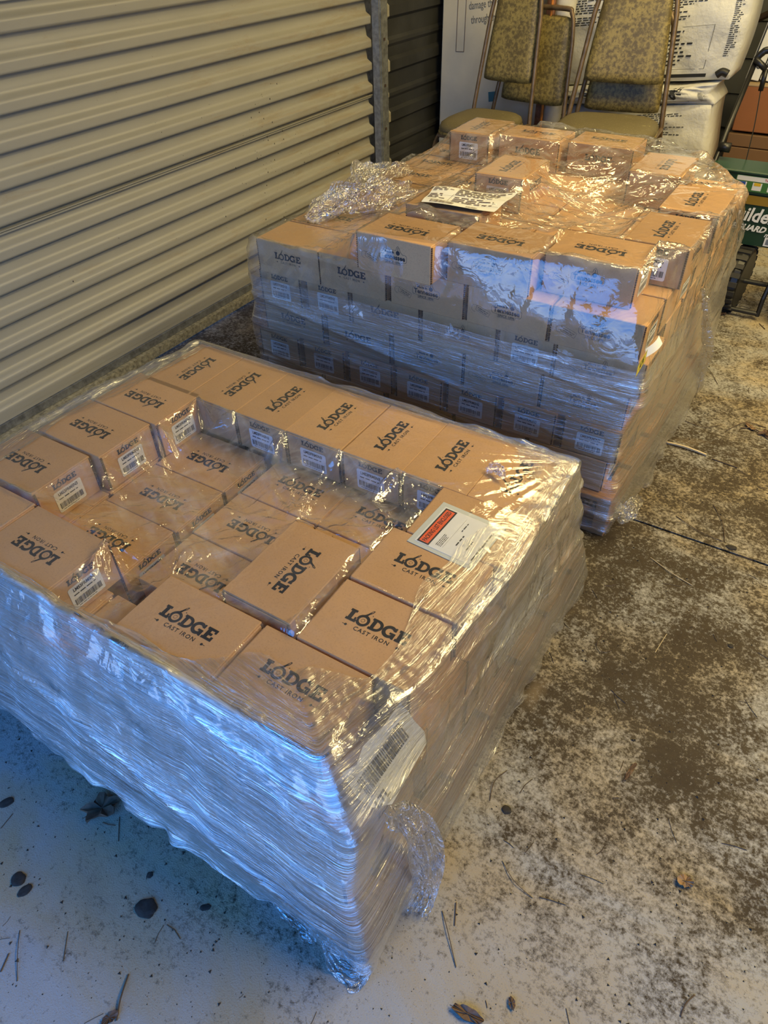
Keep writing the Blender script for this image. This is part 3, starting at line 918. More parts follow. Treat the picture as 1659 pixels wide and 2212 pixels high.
def in_poly(poly):
    P = poly
    def f(X, Y):
        c = np.zeros(X.shape, bool); n = len(P)
        for i in range(n):
            x1, y1 = P[i]; x2, y2 = P[(i + 1) % n]
            cond = ((y1 > Y) != (y2 > Y))
            with np.errstate(divide='ignore', invalid='ignore'):
                xi = (x2 - x1) * (Y - y1) / (y2 - y1 + 1e-12) + x1
            c ^= cond & (X < xi)
        return c
    return f

HEAVY1 = [(-1.278, .925, -50, -5, 4, .20, 2.2), (-1.275, 1.075, -75, -25, 5, .17, 2.2), (-1.285, .84, -40, -10, 3, .18, 2.0), (-1.145, 1.068, -100, -75, 2, .12, 2.2), (-.98, 1.068, -100, -70, 2, .12, 2.0), (-.645, 1.068, -105, -70, 3, .12, 2.2), (-.81, 1.068, -100, -75, 2, .11, 2.0),
          (-1.05, .57, -80, -20, 4, .12, 2.2), (-.875, .563, 100, 170, 3, .12, 2.0)]
def build_film(pal, tops, polys, zs, rimf, load, base, wrap_top, collar, turns_f, anchors, seed, names, label, res=.0065, centre=None):
    root = empty('stretch_wrap', (0, 0, 0)); tag(root, label, 'plastic film', 'stretch wrap around the stacks')
    top_poly = polys[0]; K = len(top_poly)
    P = np.array(top_poly + [top_poly[0]])
    seg = np.hypot(*np.diff(np.array(polys[2] + [polys[2][0]]), axis=0).T); cnt = np.maximum(2, (seg / res).astype(int))
    frac = np.concatenate([k + np.arange(c) / c for k, c in enumerate(cnt)])
    N = len(frac)
    loops = [smooth_loop(outline(p, frac), 5) for p in polys]
    bx0 = min(p[0] for p in top_poly) - .02; bx1 = max(p[0] for p in top_poly) + .02
    by0 = min(p[1] for p in top_poly) - .02; by1 = max(p[1] for p in top_poly) + .02
    xs, ys, H, O = drape(tops, bx0, bx1, by0, by1, .005, base, in_poly([tuple(q) for q in loops[0][::4]]), rimf, load)
    H = creases(xs, ys, H, O, 650, seed, .0058, anchors)
    cx, cy = centre or (sum(p[0] for p in top_poly) / K, sum(p[1] for p in top_poly) / K)
    C = np.array([cx, cy])
    Rn = 130
    svals = np.linspace(0.004, 1, Rn) ** .8
    B = loops[0]
    XY = C + (B - C)[None] * svals[:, None, None]
    Z = sample(xs, ys, H, XY)
    zrim = np.maximum(Z[-1], 0)
    zrim = smooth_loop(zrim[:, None], 3)[:, 0]
    Z[-1] = zrim
    rows = [np.concatenate([XY, Z[..., None]], -1)]
    per = np.r_[0, np.cumsum(np.hypot(*np.diff(np.r_[loops[2], loops[2][:1]], axis=0).T))]; uu = per[:-1]
    # outward normals of the outline
    Bn = loops[1]; T = np.roll(Bn, -1, 0) - np.roll(Bn, 1, 0); T /= np.linalg.norm(T, axis=1)[:, None] + 1e-9; NRM = np.stack([T[:, 1], -T[:, 0]], 1)
    NRM = smooth_loop(NRM, 4)
    def side(z, off):
        """outline at per-point height z"""
        z = np.asarray(z); out = np.zeros((N, 2)); zz = np.array(zs)
        k = np.clip(np.searchsorted(-zz, -z) - 1, 0, len(zs) - 2)
        # near the rim the loops start at the true rim height
        ztop = np.where(k == 0, np.maximum(zrim, zz[0] * 0 + z), zz[k])
        ztop = np.where(k == 0, np.maximum(zrim, zz[1] + .01), zz[k]); zbot = zz[k + 1]
        t = np.clip((ztop - z) / (ztop - zbot), 0, 1)
        L_ = np.stack(loops)
        a = L_[k, np.arange(N)]; b = L_[np.minimum(k + 1, len(zs) - 1), np.arange(N)]
        return a * (1 - t)[:, None] + b * t[:, None] + NRM * np.asarray(off).reshape(-1, 1)
    # ---- clear top sheet with a skirt that runs down behind the wrap
    nsk = 22
    sk = []
    for r in range(1, nsk + 1):
        t = r / nsk
        z = zrim * (1 - t) + (wrap_top - .05) * t
        rip = vnoise(uu * 17, np.full(N, t * 4.0), seed + 5) * .014 * min(1, t * 4) + np.abs(vnoise(uu * 45 + t * 6, np.full(N, t * 3.), seed + 6) - .5) * .014
        xy = side(z, .003 + rip * 1.0)
        sk.append(np.concatenate([xy, z[:, None]], 1))
    allrows = np.concatenate([rows[0], np.array(sk)])
    FR = np.clip((H - O) / .012, 0, 1); fr_ = sample(xs, ys, FR, XY)
    tn = np.concatenate([.10 + .90 * fr_, np.ones((nsk, N)) * .5])
    ring_mesh('top_sheet', allrows, M_sheet, root, True, np.tile(uu, (len(allrows), 1)), np.tile(np.arange(len(allrows))[:, None] * .006, (1, N)), tn)
    # ---- the wound wrap: a collar lapping onto the top, then down to the pallet
    rows2 = []; vv = []; tt = []
    nc = 16
    wz = wrap_top(uu) if callable(wrap_top) else wrap_top
    if collar is not None:
        inn = collar(loops[0], uu)
        for r in range(nc):
            t = 1 - r / nc
            d = inn * t
            dirv = (C - B); dirv /= np.linalg.norm(dirv, axis=1)[:, None]
            wob = (vnoise(uu * 9, np.full(N, t * 3.0), seed + 9) - .5) * .02 * t
            xy = B + dirv * (d + wob * (inn > .01))[:, None]
            z = sample(xs, ys, H, xy) + .0018 + (1 - t) * .001 + np.abs(vnoise(xy[:, 0] * 60, xy[:, 1] * 60, seed + 10) - .5) * .006
            rows2.append(np.concatenate([xy, z[:, None]], 1)); vv.append(-d)
            tt.append(turns_f(uu, xy, z, loops[2]) * (.35 + .55 * (1 - t)))
        zstart = zrim + .0015
    else:
        zstart = np.full(N, wrap_top) + (vnoise(uu * 2.2, uu * 0, seed + 3) - .5) * .02
    nz = int((zs[0] - zs[-1]) / .0042) if collar is not None else int((wrap_top - zs[-1]) / .005)
    for r in range(nz + 1):
        t = r / nz
        z = zstart * (1 - t) + zs[-1] * t
        zn = z[0]
        band = (vnoise(uu * 1.3 + z * 4, z * 13 + .5 * np.sin(uu * 2.1), seed + 20) - .5) * .008
        fine = (vnoise(uu * 1.2, z * 62 + uu * .8, seed + 21) - .5) * .0022
        diag = np.abs(vnoise(uu * 5 + z * 12, z * 9 - uu * 3, seed + 22) - .5) * .004
        fold_ = (1 - np.abs(2 * vnoise(uu * .9 + z * 5, z * 15 + uu * 2.4, seed + 24) - 1)) ** 5 * .009
        hem = fold_ * min(1, t * 8)
        if t > .93:
            hem = hem + (vnoise(uu * 30, z * 30, seed + 23) - .5) * .02 * (t - .93) / .07
        xy = side(z, .0065 + band + fine + diag + hem)
        rows2.append(np.concatenate([xy, z[:, None]], 1)); vv.append(zstart - z)
        tt.append(turns_f(uu, xy, z, loops[2]))
    rows2 = np.array(rows2)
    ring_mesh('side_wrap', rows2, M_wrap, root, True, np.tile(uu, (len(rows2), 1)), np.array([np.broadcast_to(v, (N,)) for v in vv]), np.array(tt))
    return root, xs, ys, H

# front stack: corner points in step FL, (near edge), FR, (aisle edge), BR, (far edge), BL, (door edge)
def quad(x0l, x0r, y0l, y0r, x1l, x1r, y1l, y1r):
    fl, fr, br, bl = (x0l, y0l), (x0r, y0r), (x1r, y1r), (x1l, y1l)
    mid = lambda a, b, t: (a[0] + (b[0] - a[0]) * t, a[1] + (b[1] - a[1]) * t)
    return [fl, mid(fl, fr, .33), mid(fl, fr, .66), fr, mid(fr, br, .33), mid(fr, br, .66), br, mid(br, bl, .5), bl, mid(bl, fl, .5)]
Z1 = [.458, .352, .245, .14, .028]
polys1 = [quad(-1.530, -.385, .396, .396, -1.485, -.306, 1.306, 1.312),
          quad(-1.535, -.300, .352, .352, -1.495, -.296, 1.325, 1.325),
          quad(-1.540, -.296, .332, .322, -1.500, -.285, 1.345, 1.345),
          quad(-1.545, -.262, .300, .296, -1.510, -.262, 1.375, 1.378),
          quad(-1.535, -.248, .290, .286, -1.510, -.246, 1.395, 1.400)]
polys1[0][4] = (-.322, .61); polys1[0][5] = (-.298, .90)
polys1[0][9] = (-1.565, .84)
def turns1(u, xy, z, loop):
    x = xy[:, 0]; y = xy[:, 1]
    front = np.clip((.46 - y) / .06, 0, 1)
    right = np.clip((x + .36) / .05, 0, 1) * (1 - front)
    back = np.clip((y - 1.28) / .03, 0, 1)
    t = .30 + front * (.95 - .55 * np.clip((x + .70) / .35, 0, 1)) + right * .34 + back * .1
    t = t * (1 - .75 * right * np.clip((.80 - y) / .1, 0, 1) * np.clip((z - .30) / .04, 0, 1))
    low = np.clip((.20 - z) / .05, 0, 1) * np.clip((x + .9) / .4, 0, 1)
    return t * (1 - .35 * low)
def collar1(loop, u):
    x = loop[:, 0]; y = loop[:, 1]
    near = np.clip((.45 - y) / .04, 0, 1); aisle = np.clip((x + .42) / .06, 0, 1)
    far = np.clip((y - 1.28) / .02, 0, 1); dr = np.clip((-1.46 - x) / .03, 0, 1)
    w = .012 + near * (.012 + .14 * np.exp(-((x + .43) / .17) ** 2)) + aisle * (1 - near) * (.085 + .03 * np.sin(y * 9)) + far * .014 + dr * (1 - near) * .05
    w = np.maximum(w, .17 * np.exp(-(((x + .385) / .14) ** 2 + ((y - .40) / .14) ** 2)))
    w = np.maximum(w, .12 * np.exp(-(((x + .31) / .10) ** 2 + ((y - 1.30) / .10) ** 2)))
    return smooth_loop(w[:, None], 8)[:, 0]
anch1 = [(-1.275, .928, -60, 10, 9, .17), (-1.28, 1.09, -75, 5, 10, .17), (-1.29, .755, -40, 10, 6, .16), (-1.145, 1.07, -110, -60, 6, .13), (-.98, 1.07, -110, -60, 7, .12), (-.81, 1.07, -115, -65, 6, .11), (-.645, 1.07, -120, -60, 8, .12),
         (-1.275, 1.07, -80, -10, 8, .15), (-.875, .563, 60, 180, 8, .14), (-.762, .818, 90, 200, 8, .22), (-.588, .82, 0, 60, 6, .2), (-.385, .40, 100, 170, 22, .33), (-.31, 1.305, 185, 250, 24, .40), (-.40, .565, 140, 200, 8, .2), (-1.046, .57, -60, 40, 8, .15), (-.54, .90, 150, 210, 6, .18)]
build_film(1, TOPS[1], polys1, Z1, lambda X, Y: np.full(X.shape, .4585), 2.3, .245, .30, collar1, turns1, anch1 + HEAVY1, 31, None,
           'clear stretch wrap over the front stack, blue with daylight on its near side')

# rear stack
Z2 = [.772, .640, .560, .455, .350, .245, .14, .03]
def p2(fl, fm, fr, r1, r2, r3, br, bm_, bl, lm): return [fl, fm, fr, r1, r2, r3, br, bm_, bl, lm]
polys2 = [p2((-1.502, 1.606), (-1.088, 1.560), (-.340, 1.672), (-.262, 1.845), (-.238, 2.388), (-.424, 2.700), (-.655, 2.862), (-1.345, 2.865), (-1.50, 2.60), (-1.500, 2.0)),
          p2((-1.512, 1.606), (-1.060, 1.580), (-.300, 1.612), (-.262, 1.85), (-.232, 2.392), (-.32, 2.72), (-.52, 2.87), (-1.345, 2.88), (-1.52, 2.72), (-1.515, 2.0)),
          p2((-1.522, 1.608), (-1.050, 1.606), (-.272, 1.610), (-.262, 1.88), (-.240, 2.38), (-.255, 2.72), (-.40, 2.88), (-1.345, 2.885), (-1.525, 2.82), (-1.52, 2.0)),
          p2((-1.524, 1.612), (-1.050, 1.612), (-.256, 1.612), (-.252, 1.88), (-.245, 2.38), (-.252, 2.74), (-.30, 2.885), (-1.345, 2.885), (-1.525, 2.86), (-1.525, 2.0)),
          p2((-1.550, 1.612), (-1.050, 1.612), (-.284, 1.614), (-.262, 1.88), (-.245, 2.38), (-.250, 2.74), (-.27, 2.885), (-1.345, 2.885), (-1.545, 2.87), (-1.55, 2.0)),
          p2((-1.535, 1.612), (-1.050, 1.612), (-.282, 1.612), (-.258, 1.88), (-.240, 2.38), (-.245, 2.74), (-.26, 2.885), (-1.345, 2.885), (-1.545, 2.87), (-1.55, 2.0)),
          p2((-1.545, 1.596), (-1.050, 1.596), (-.256, 1.594), (-.235, 1.88), (-.225, 2.38), (-.235, 2.74), (-.25, 2.89), (-1.345, 2.89), (-1.545, 2.88), (-1.55, 2.0)),
          p2((-1.540, 1.592), (-1.050, 1.592), (-.250, 1.590), (-.225, 1.88), (-.215, 2.38), (-.230, 2.74), (-.25, 2.89), (-1.345, 2.89), (-1.545, 2.88), (-1.55, 2.0))]
def turns2(u, xy, z, loop):
    x = xy[:, 0]; y = xy[:, 1]
    front = np.clip((1.70 - y) / .04, 0, 1)
    return .24 + front * (.02 + .24 * np.exp(-((z - .50) / .10) ** 2)) + np.clip((x + .31) / .04, 0, 1) * .16
rim2 = lambda X, Y: np.where(X < -1.10, .668, .7735) + 0 * X
anch2 = [(-.845, 1.64, 80, 140, 6, .15), (-.59, 1.70, 40, 140, 8, .16), (-.35, 1.69, 90, 180, 14, .25), (-.44, 2.13, 150, 200, 8, .28), (-.255, 2.37, 150, 230, 12, .3), (-.845, 2.19, -60, 20, 14, .30), (-1.03, 2.17, 180, 260, 10, .25), (-.81, 2.43, 0, 80, 8, .2),
         (-1.18, 2.62, -130, -60, 12, .25), (-1.345, 2.62, 180, 270, 14, .28), (-1.08, 1.57, 90, 200, 14, .3), (-.61, 2.42, 180, 260, 10, .28), (-1.3, 2.0, 0, 360, 20, .16), (-1.25, 2.15, 0, 360, 16, .14), (-1.35, 1.8, 0, 360, 14, .14)]
FILM2 = build_film(2, TOPS[2], polys2, Z2, rim2, 2.0, .56, .552, None, turns2, anch2, 77, None,
           'clear film and stretch wrap over the tall rear stack', res=.0075, centre=(-.86, 2.2))

# ---- loose crumpled ends of film
def crumple(name, pts, widths, seed, mat=M_tail, folds=5, n=70, m_=26):
    """a gathered strip along a path"""
    path = bez(pts, max(4, n // (len(pts) - 1))); rs = np.random.RandomState(seed)
    N = len(path); rows = []
    for j in range(m_):
        v = j / (m_ - 1) * 2 - 1; row = []
        for i, p in enumerate(path):
            t = path[min(i + 1, N - 1)] - path[max(i - 1, 0)]; t.normalize()
            s = i / (N - 1); w = np.interp(s, np.linspace(0, 1, len(widths)), widths) * (.6 + .8 * float(vnoise(np.array(s * 6), np.array(v * 3.), seed + 4)))
            side_ = t.cross(Vector((0.3, -.5, .8))).normalized(); up = side_.cross(t)
            f = math.sin(v * folds * 2.2 + 3 * vnoise(np.array(s * 5), np.array(v * 2), seed)) * .35 + (vnoise(np.array(s * 16), np.array(v * 6), seed + 1) - .5) * .7
            row.append(p + side_ * (v * w) + up * (float(f) * w * .7) + t * float(vnoise(np.array(s * 9), np.array(v * 5), seed + 2) - .5) * w * .8)
        rows.append([tuple(q) for q in row])
    rows = np.array(rows)
    return rows
def tail(pts, widths, seed, label, folds=5):
    rows = crumple('loose_film_end', pts, widths, seed, folds=folds)
    rows[..., 2] = np.maximum(rows[..., 2], .002)
    o = ring_mesh('loose_film_end', rows, M_tail, None, False)
    tag(o, label, 'plastic film')
    return o
# ================================================================== points on the photograph's lines of sight, at a known height or depth
CM = cam.matrix_world.to_3x3()
def ray_(px, py): return CM @ Vector((px - 829.5, 1106.0 - py, -1500.0))
def at_z(px, py, z):
    d = ray_(px, py); t = (z - 1.45) / d.z
    return Vector((d.x * t, d.y * t, z))
def at_y(px, py, Y):
    d = ray_(px, py); t = Y / d.y
    return Vector((d.x * t, Y, 1.45 + d.z * t))
def at_plane(px, py, n, c):
    """plane n.p = c"""
    n = Vector(n); d = ray_(px, py); o = Vector((0, 0, 1.45)); t = (c - n.dot(o)) / n.dot(d)
    return o + d * t

def frame_of(o, ax, ay):
    """matrix whose local X/Y run along ax and (roughly) ay"""
    x = Vector(ax).normalized(); z = x.cross(Vector(ay)).normalized(); y = z.cross(x)
    return Matrix(((x.x, y.x, z.x, o[0]), (x.y, y.y, z.y, o[1]), (x.z, y.z, z.z, o[2]), (0, 0, 0, 1)))

# ------------------------------------------------------------------ loose film ends
tail([at_plane(845, 1750, (1, 0, 0), -.262), at_plane(888, 1772, (1, 0, 0), -.245), at_plane(922, 1840, (1, 0, 0), -.225), at_z(922, 1915, .05), at_z(892, 1975, .012)], [.014, .030, .026, .022, .020], 3, 'crumpled film tail hanging off the near aisle corner of the front stack', 6)
tail([(-.34, .285, .04), (-.31, .272, .015), (-.272, .275, .012), (-.25, .30, .03)], [.010, .022, .026, .012], 4, 'torn ragged wrap hem at the near foot of the front stack', 8)
tail([(-.50, .300, .045), (-.43, .292, .018), (-.36, .285, .015)], [.006, .014, .014], 14, 'frayed strip of wrap along the near foot of the front stack', 8)
tail([at_plane(1516, 625, (1, 0, 0), -.232), at_plane(1526, 660, (1, 0, 0), -.215), at_plane(1527, 720, (1, 0, 0), -.205), at_plane(1522, 775, (1, 0, 0), -.205), at_z(1500, 832, .03)], [.006, .030, .036, .032, .036], 5, 'loose veil of film hanging off the aisle side of the tall stack', 5)
tail([(-.235, 1.60, .10), (-.222, 1.625, .075), (-.212, 1.68, .09), (-.208, 1.76, .06)], [.012, .022, .02, .014], 6, 'bunched wrap hem at the near aisle foot of the tall stack', 8)
tail([(-1.42, 1.80, .675), (-1.36, 1.92, .71), (-1.28, 2.02, .715), (-1.22, 2.13, .705)], [.02, .05, .055, .03], 8, 'crumpled ridge of torn film on the door side of the tall stack', 9)
tail([(-1.45, 2.02, .675), (-1.44, 2.2, .70), (-1.40, 2.4, .69)], [.03, .055, .03], 9, 'puffed film along the door edge of the tall stack', 6)
tail([(-.475, 1.165, .462), (-.455, 1.175, .474), (-.425, 1.155, .468)], [.006, .012, .005], 10, 'small torn white scrap of film on the far row of the front stack', 3)

# ------------------------------------------------------------------ papers on and under the film
def sheet_from(poly, z0=0.0):
    g = poly_geo([poly]); return g
# packing list pouch on a carton of the front stack
root = empty('packing_list_pouch', (-.437, .952, .4552), math.radians(-3))
tag(root, 'clear packing list pouch with an orange banner, under the film of the front stack', 'pouch')
PWX, PWY = .066, .062
mp = MB(); mp.rbox(-PWX - .012, PWX + .008, -PWY - .010, PWY + .012, 0, .0008, .0002)
mp.obj('pouch_sleeve', plain('cloudy_pouch_plastic', (.62, .66, .63), .25), root)
mp = MB(); mp.rbox(-PWX, PWX - .006, -PWY, PWY, .0008, .0016, .0003); mp.obj('packing_list', M_label, root)
f = Flat(); f.rect(-PWX + .004, -PWX + .032, -PWY + .002, PWY - .004, .0018); f.obj('banner_border', M_ink, root)
f = Flat(); f.rect(-PWX + .0075, -PWX + .0285, -PWY + .006, PWY - .008, .0020); f.obj('orange_banner', M_orange, root)
f = Flat(); g = text_geo('PACKING LIST ENCLOSED', .0150, .0003, sx=.60); f.put(g, -PWX + .018, -.001, 1, math.pi / 2, .0022); f.obj('banner_lettering', M_ink, root)
f = Flat(); rr = random.Random(8)
tmp = Flat(); tmp.scribble(-.05, .02, -.018, -.004, 4, rr, .4); tmp.rect(-.05, .05, -.0215, -.0211)
tmp.scribble(-.03, .02, -.045, -.038, 1, rr, .5); tmp.scribble(-.03, .0, -.068, -.062, 1, rr, .5); tmp.scribble(.012, .05, -.034, -.028, 1, rr, .5); tmp.scribble(-.05, .045, -.092, -.084, 1, rr, .9)
Mx = Matrix.Translation((-.028, 0, .0019)) @ Matrix.Rotation(math.pi / 2, 4, 'Z') @ Matrix.Rotation(0, 4, 'Z')
f.add(tmp.v, tmp.f, Mx); f.obj('printed_lines', M_ink, root)

# freight bill lying on the film of the tall stack
_, xs2, ys2, H2g = FILM2
def on_film2(x, y): return float(sample(xs2, ys2, H2g, np.array([[x, y]]))[0])
A, B_, C_, D_ = at_z(940, 404, .785), at_z(1120, 411, .785), at_z(1068, 453, .785), at_z(910, 434, .785)
V = []; F = []; nx, ny = 26, 16
for j in range(ny):
    for i in range(nx):
        u, v = i / (nx - 1), j / (ny - 1)
        p = (D_ * (1 - u) + C_ * u) * (1 - v) + (A * (1 - u) + B_ * u) * v
        V.append((p.x, p.y, .781 + .005 * math.sin(u * 5 + 1) * (.4 + v) + .002 * math.sin(v * 9 + u * 4)))
for j in range(ny - 1):
    for i in range(nx - 1):
        a = j * nx + i; F.append((a, a + 1, a + nx + 1, a + nx))
bill = link('freight_bill', mk('freight_bill', V, F, M_white, True)); tag(bill, 'white freight bill form lying on the film of the tall stack', 'paper')
def bil(u, v):
    u = min(max(u, 0), 1); v = min(max(v, 0), 1)
    p = (D_ * (1 - u) + C_ * u) * (1 - v) + (A * (1 - u) + B_ * u) * v
    return (p.x, p.y, .781 + .005 * math.sin(u * 5 + 1) * (.4 + v) + .002 * math.sin(v * 9 + u * 4) + .0012)
t_ = Flat(); rr = random.Random(4)
t_.scribble(.02, .3, .72, .95, 4, rr, .5); t_.scribble(.33, .97, .55, .96, 7, rr, .6); t_.scribble(.02, .30, .30, .6, 4, rr, .4); t_.scribble(.35, .9, .22, .5, 4, rr, .5)
t_.bars(.10, .42, .04, .17, rr); t_.bars(.60, .75, .03, .10, rr)
for yy in (.2, .52, .70): t_.rect(.02, .98, yy, yy + .006)
for xx in (.31, .58, .8): t_.rect(xx, xx + .004, .2, .97)
mb = MB(); mb.add([bil(p[0], p[1]) for p in t_.v], t_.f); mb.obj('form_print', M_ink2, bill)

# sheet label tucked under the wrap at the near corner
NPL = Vector((1.0, 0, 0.86)).normalized(); CPL = NPL.dot(Vector((-.383, 0, .4555)))
pts = [(867, 1513), (895, 1557), (917, 1580), (922, 1605), (847, 1737), (805, 1745), (772, 1725), (738, 1668), (770, 1653), (784, 1612), (832, 1564)]
o0 = at_plane(830, 1640, NPL, CPL); AX_ = at_plane(878, 1569, NPL, CPL) - at_plane(795, 1687, NPL, CPL); Fr = frame_of(o0, AX_, NPL.cross(AX_))
Fi = Fr.inverted()
loc2 = [(Fi @ at_plane(px, py, NPL, CPL)) for px, py in pts]
g = poly_geo([[(p.x, p.y) for p in loc2]])
M_wetpaper = plain('crinkled_label_paper', (.72, .72, .68), .5, bumps=(60, .8, .004))
mb = MB(); mb.v = [Vector(v) for v in g[0]]; mb.f = list(g[1]); sl = mb.obj('shipping_sheet', M_wetpaper); sl.matrix_world = Fr
tag(sl, 'white shipping sheet with a barcode trapped under wrap at the near corner', 'label')
f = Flat(); f.bars(-.062, .062, -.014, .018, random.Random(3), .0012)
g = text_geo('LTL', .022, .0008); f.put(g, -.045, -.038, 1, 0, .0012); f.obj('sheet_print', M_ink, sl)
# second sheet under the wrap of the aisle side
NP2 = Vector((1, 0, 0)); C2 = -.2945
pts = [(1186, 1195), (1203, 1250), (1200, 1288), (1078, 1445), (1067, 1407), (1080, 1361), (1167, 1236)]
o0 = at_plane(1130, 1320, NP2, C2); Fr = frame_of(o0, (0, 1, 0), (0, 0, 1)); Fi = Fr.inverted()
loc2 = [(Fi @ at_plane(px, py, NP2, C2)) for px, py in pts]; g = poly_geo([[(p.x, p.y) for p in loc2]])
mb = MB(); mb.v = [Vector(v) for v in g[0]]; mb.f = list(g[1]); s2 = mb.obj('address_sheet', M_wetpaper); s2.matrix_world = Fr
tag(s2, 'long white address sheet under the wrap on the aisle side of the front stack', 'label')
xx = [p.x for p in loc2]; zz = [p.y for p in loc2]
f = Flat(); rr = random.Random(12); mx = (min(xx) + max(xx)) / 2; mz = (min(zz) + max(zz)) / 2; hw = (max(xx) - min(xx)) * .26
f.scribble(mx - hw, mx + hw, mz - .02, mz + .028, 4, rr, .6, .0006)
f.obj('sheet_print', M_ink, s2)
# yellow stickers and a peeling white flap on the aisle sides
def sticker_on_x(X, px, py, w, h, name, label, mat, cat, txt=None, tilt=0.0):
    c = at_plane(px, py, NP2, X); o = empty(name, c); o.matrix_world = frame_of(c, (0, math.cos(tilt), math.sin(tilt)), (0, -math.sin(tilt), math.cos(tilt)))
    tag(o, label, cat)
    f = Flat(); f.rect(-w, w, -h, h); f.obj('backing', mat, o)
    f = Flat(); f.frame(-w * .94, w * .94, -h * .9, h * .9, .0012, .0005)
    if txt: f.put(text_geo(txt, h * 1.3, .0006, sx=.9), 0, 0, 1, 0, .0005)
    f.obj('marking', M_ink, o)
    return o
sticker_on_x(-.2925, 815, 1842, .020, .011, 'caution_sticker', 'small yellow sticker on the near corner carton of the front stack', M_yellow, 'sticker', None, .2)
sticker_on_x(-.2540, 1386, 785, .034, .017, 'warning_sticker', 'yellow and black sticker on the aisle side of the tall stack', M_yellow, 'sticker', 'ATE', .15)
c = at_plane(1400, 756, NP2, -.258)
mb = MB()
n = 10
for i in range(n):
    t = i / (n - 1); mb.v += [Vector((.0 + .022 * math.sin(t * 1.6), -.020 + .055 * t, -.012 + .018 * t)), Vector((-.002 + .012 * math.sin(t * 1.9), -.018 + .052 * t, .012 + .012 * t))]
for i in range(n - 1): mb.f.append((2*i, 2*i+2, 2*i+3, 2*i+1))
fl_ = mb.obj('paper_flap', M_white, None, True, c); tag(fl_, 'peeling white paper flap curling off the aisle side of the tall stack', 'paper')

# ------------------------------------------------------------------ chairs
def vinyl():
    m, nt, b = new_mat('mildewed_olive_vinyl')
    P = coord(nt, 'Object')
    n1 = noise(nt, 60, 4, .7, P); n2 = noise(nt, 5, 4, .6, P, .5); n3 = noise(nt, 150, 2, .6, P)
    c = mixc(nt, n2, (.37, .285, .085), (.22, .17, .06))
    mk1 = ramp(nt, mathn(nt, 'ADD', n1, mathn(nt, 'MULTIPLY', n2, .35)), [(.58, (0, 0, 0)), (.74, (.9, .9, .9))])
    c = mixc(nt, mk1, c, (.105, .078, .03))
    c = mixc(nt, mathn(nt, 'MULTIPLY', ramp(nt, n3, [(.6, (0, 0, 0)), (.66, (1, 1, 1))]), .5), c, (.06, .045, .02))
    nt.links.new(c, b.inputs['Base Color']); b.inputs['Roughness'].default_value = .5
    bump(nt, n3, .3, .001, b)
    return m
def vinyl_dirty():
    m, nt, b = new_mat('dusty_dark_vinyl')
    P = coord(nt, 'Object'); n1 = noise(nt, 200, 2, .6, P); n2 = noise(nt, 8, 4, .6, P, .8)
    c = mixc(nt, n2, (.115, .092, .045), (.16, .135, .07))
    c = mixc(nt, ramp(nt, n1, [(.62, (0, 0, 0)), (.70, (1, 1, 1))]), c, (.30, .25, .14))
    c = mixc(nt, ramp(nt, n2, [(.70, (0, 0, 0)), (.73, (1, 1, 1))]), c, (.34, .31, .16))
    nt.links.new(c, b.inputs['Base Color']); b.inputs['Roughness'].default_value = .6
    return m
M_vinyl = vinyl(); M_vinyl2 = vinyl_dirty()
M_tube = plain('brown_chair_enamel', (.17, .115, .065), .38, .35, 30, .35)

def pillow(w0, w1, h, t, nx=18, ny=18, r=.03):
    """padded panel: width w0 at the bottom, w1 at the top, height h, thickness t; local x across, z up"""
    V = []; F = []
    for side_ in (-1, 1):
        for j in range(ny + 1):
            for i in range(nx + 1):
                u = i / nx * 2 - 1; v = j / ny * 2 - 1
                # superellipse-ish corner rounding
                k = 1 - .045 * (abs(u) ** 6) * (abs(v) ** 6)
                w = (w0 * (1 - (v + 1) / 2) + w1 * (v + 1) / 2) / 2
                d = max(0, 1 - abs(u) ** 7) ** .5 * max(0, 1 - abs(v) ** 7) ** .5
                V.append((u * w * k, side_ * t / 2 * (.25 + .75 * d), h / 2 * v * k + h / 2))
    n = (nx + 1) * (ny + 1)
    for j in range(ny):
        for i in range(nx):
            a = j * (nx + 1) + i
            F.append((a, a + 1, a + nx + 2, a + nx + 1)); F.append((n + a, n + a + nx + 1, n + a + nx + 2, n + a + 1))
    rim = [i for i in range(nx)] + [nx + j * (nx + 1) for j in range(ny)] + [ny * (nx + 1) + nx - i for i in range(nx)] + [(ny - j) * (nx + 1) for j in range(ny)]
    for a, b in zip(rim, rim[1:] + rim[:1]): F.append((b, a, n + a, n + b))
    return V, F
def seat_geo(w, d, t, n=16):
    V = []; F = []
    R = 36
    prof = [(0, 1.0), (.6, .98), (.85, .86), (.96, .62), (1.0, .3), (.985, .05), (.90, 0)]
    for (s, hh) in prof:
        for k in range(R):
            a = 2 * math.pi * k / R; c, q = math.cos(a), math.sin(a)
            e = 2 / 4.2 if q > 0 else 2 / 2.9
            x = abs(c) ** e * (1 if c > 0 else -1); y = abs(q) ** e * (1 if q > 0 else -1)
            V.append((x * w / 2 * s, y * d / 2 * s, hh * t))
    for i in range(len(prof) - 1):
        for k in range(R):
            a = i * R + k; b = i * R + (k + 1) % R
            F.append((a, a + R, b + R, b))
    F.append(tuple((len(prof) - 1) * R + k for k in reversed(range(R))))
    return V, F
class MW(MB):
    def __init__(s, wf): MB.__init__(s); s.wf = wf
    def tube(s, pts, *a, **k): return MB.tube(s, [Vector((p[0] * s.wf, p[1], p[2])) for p in pts], *a, **k)
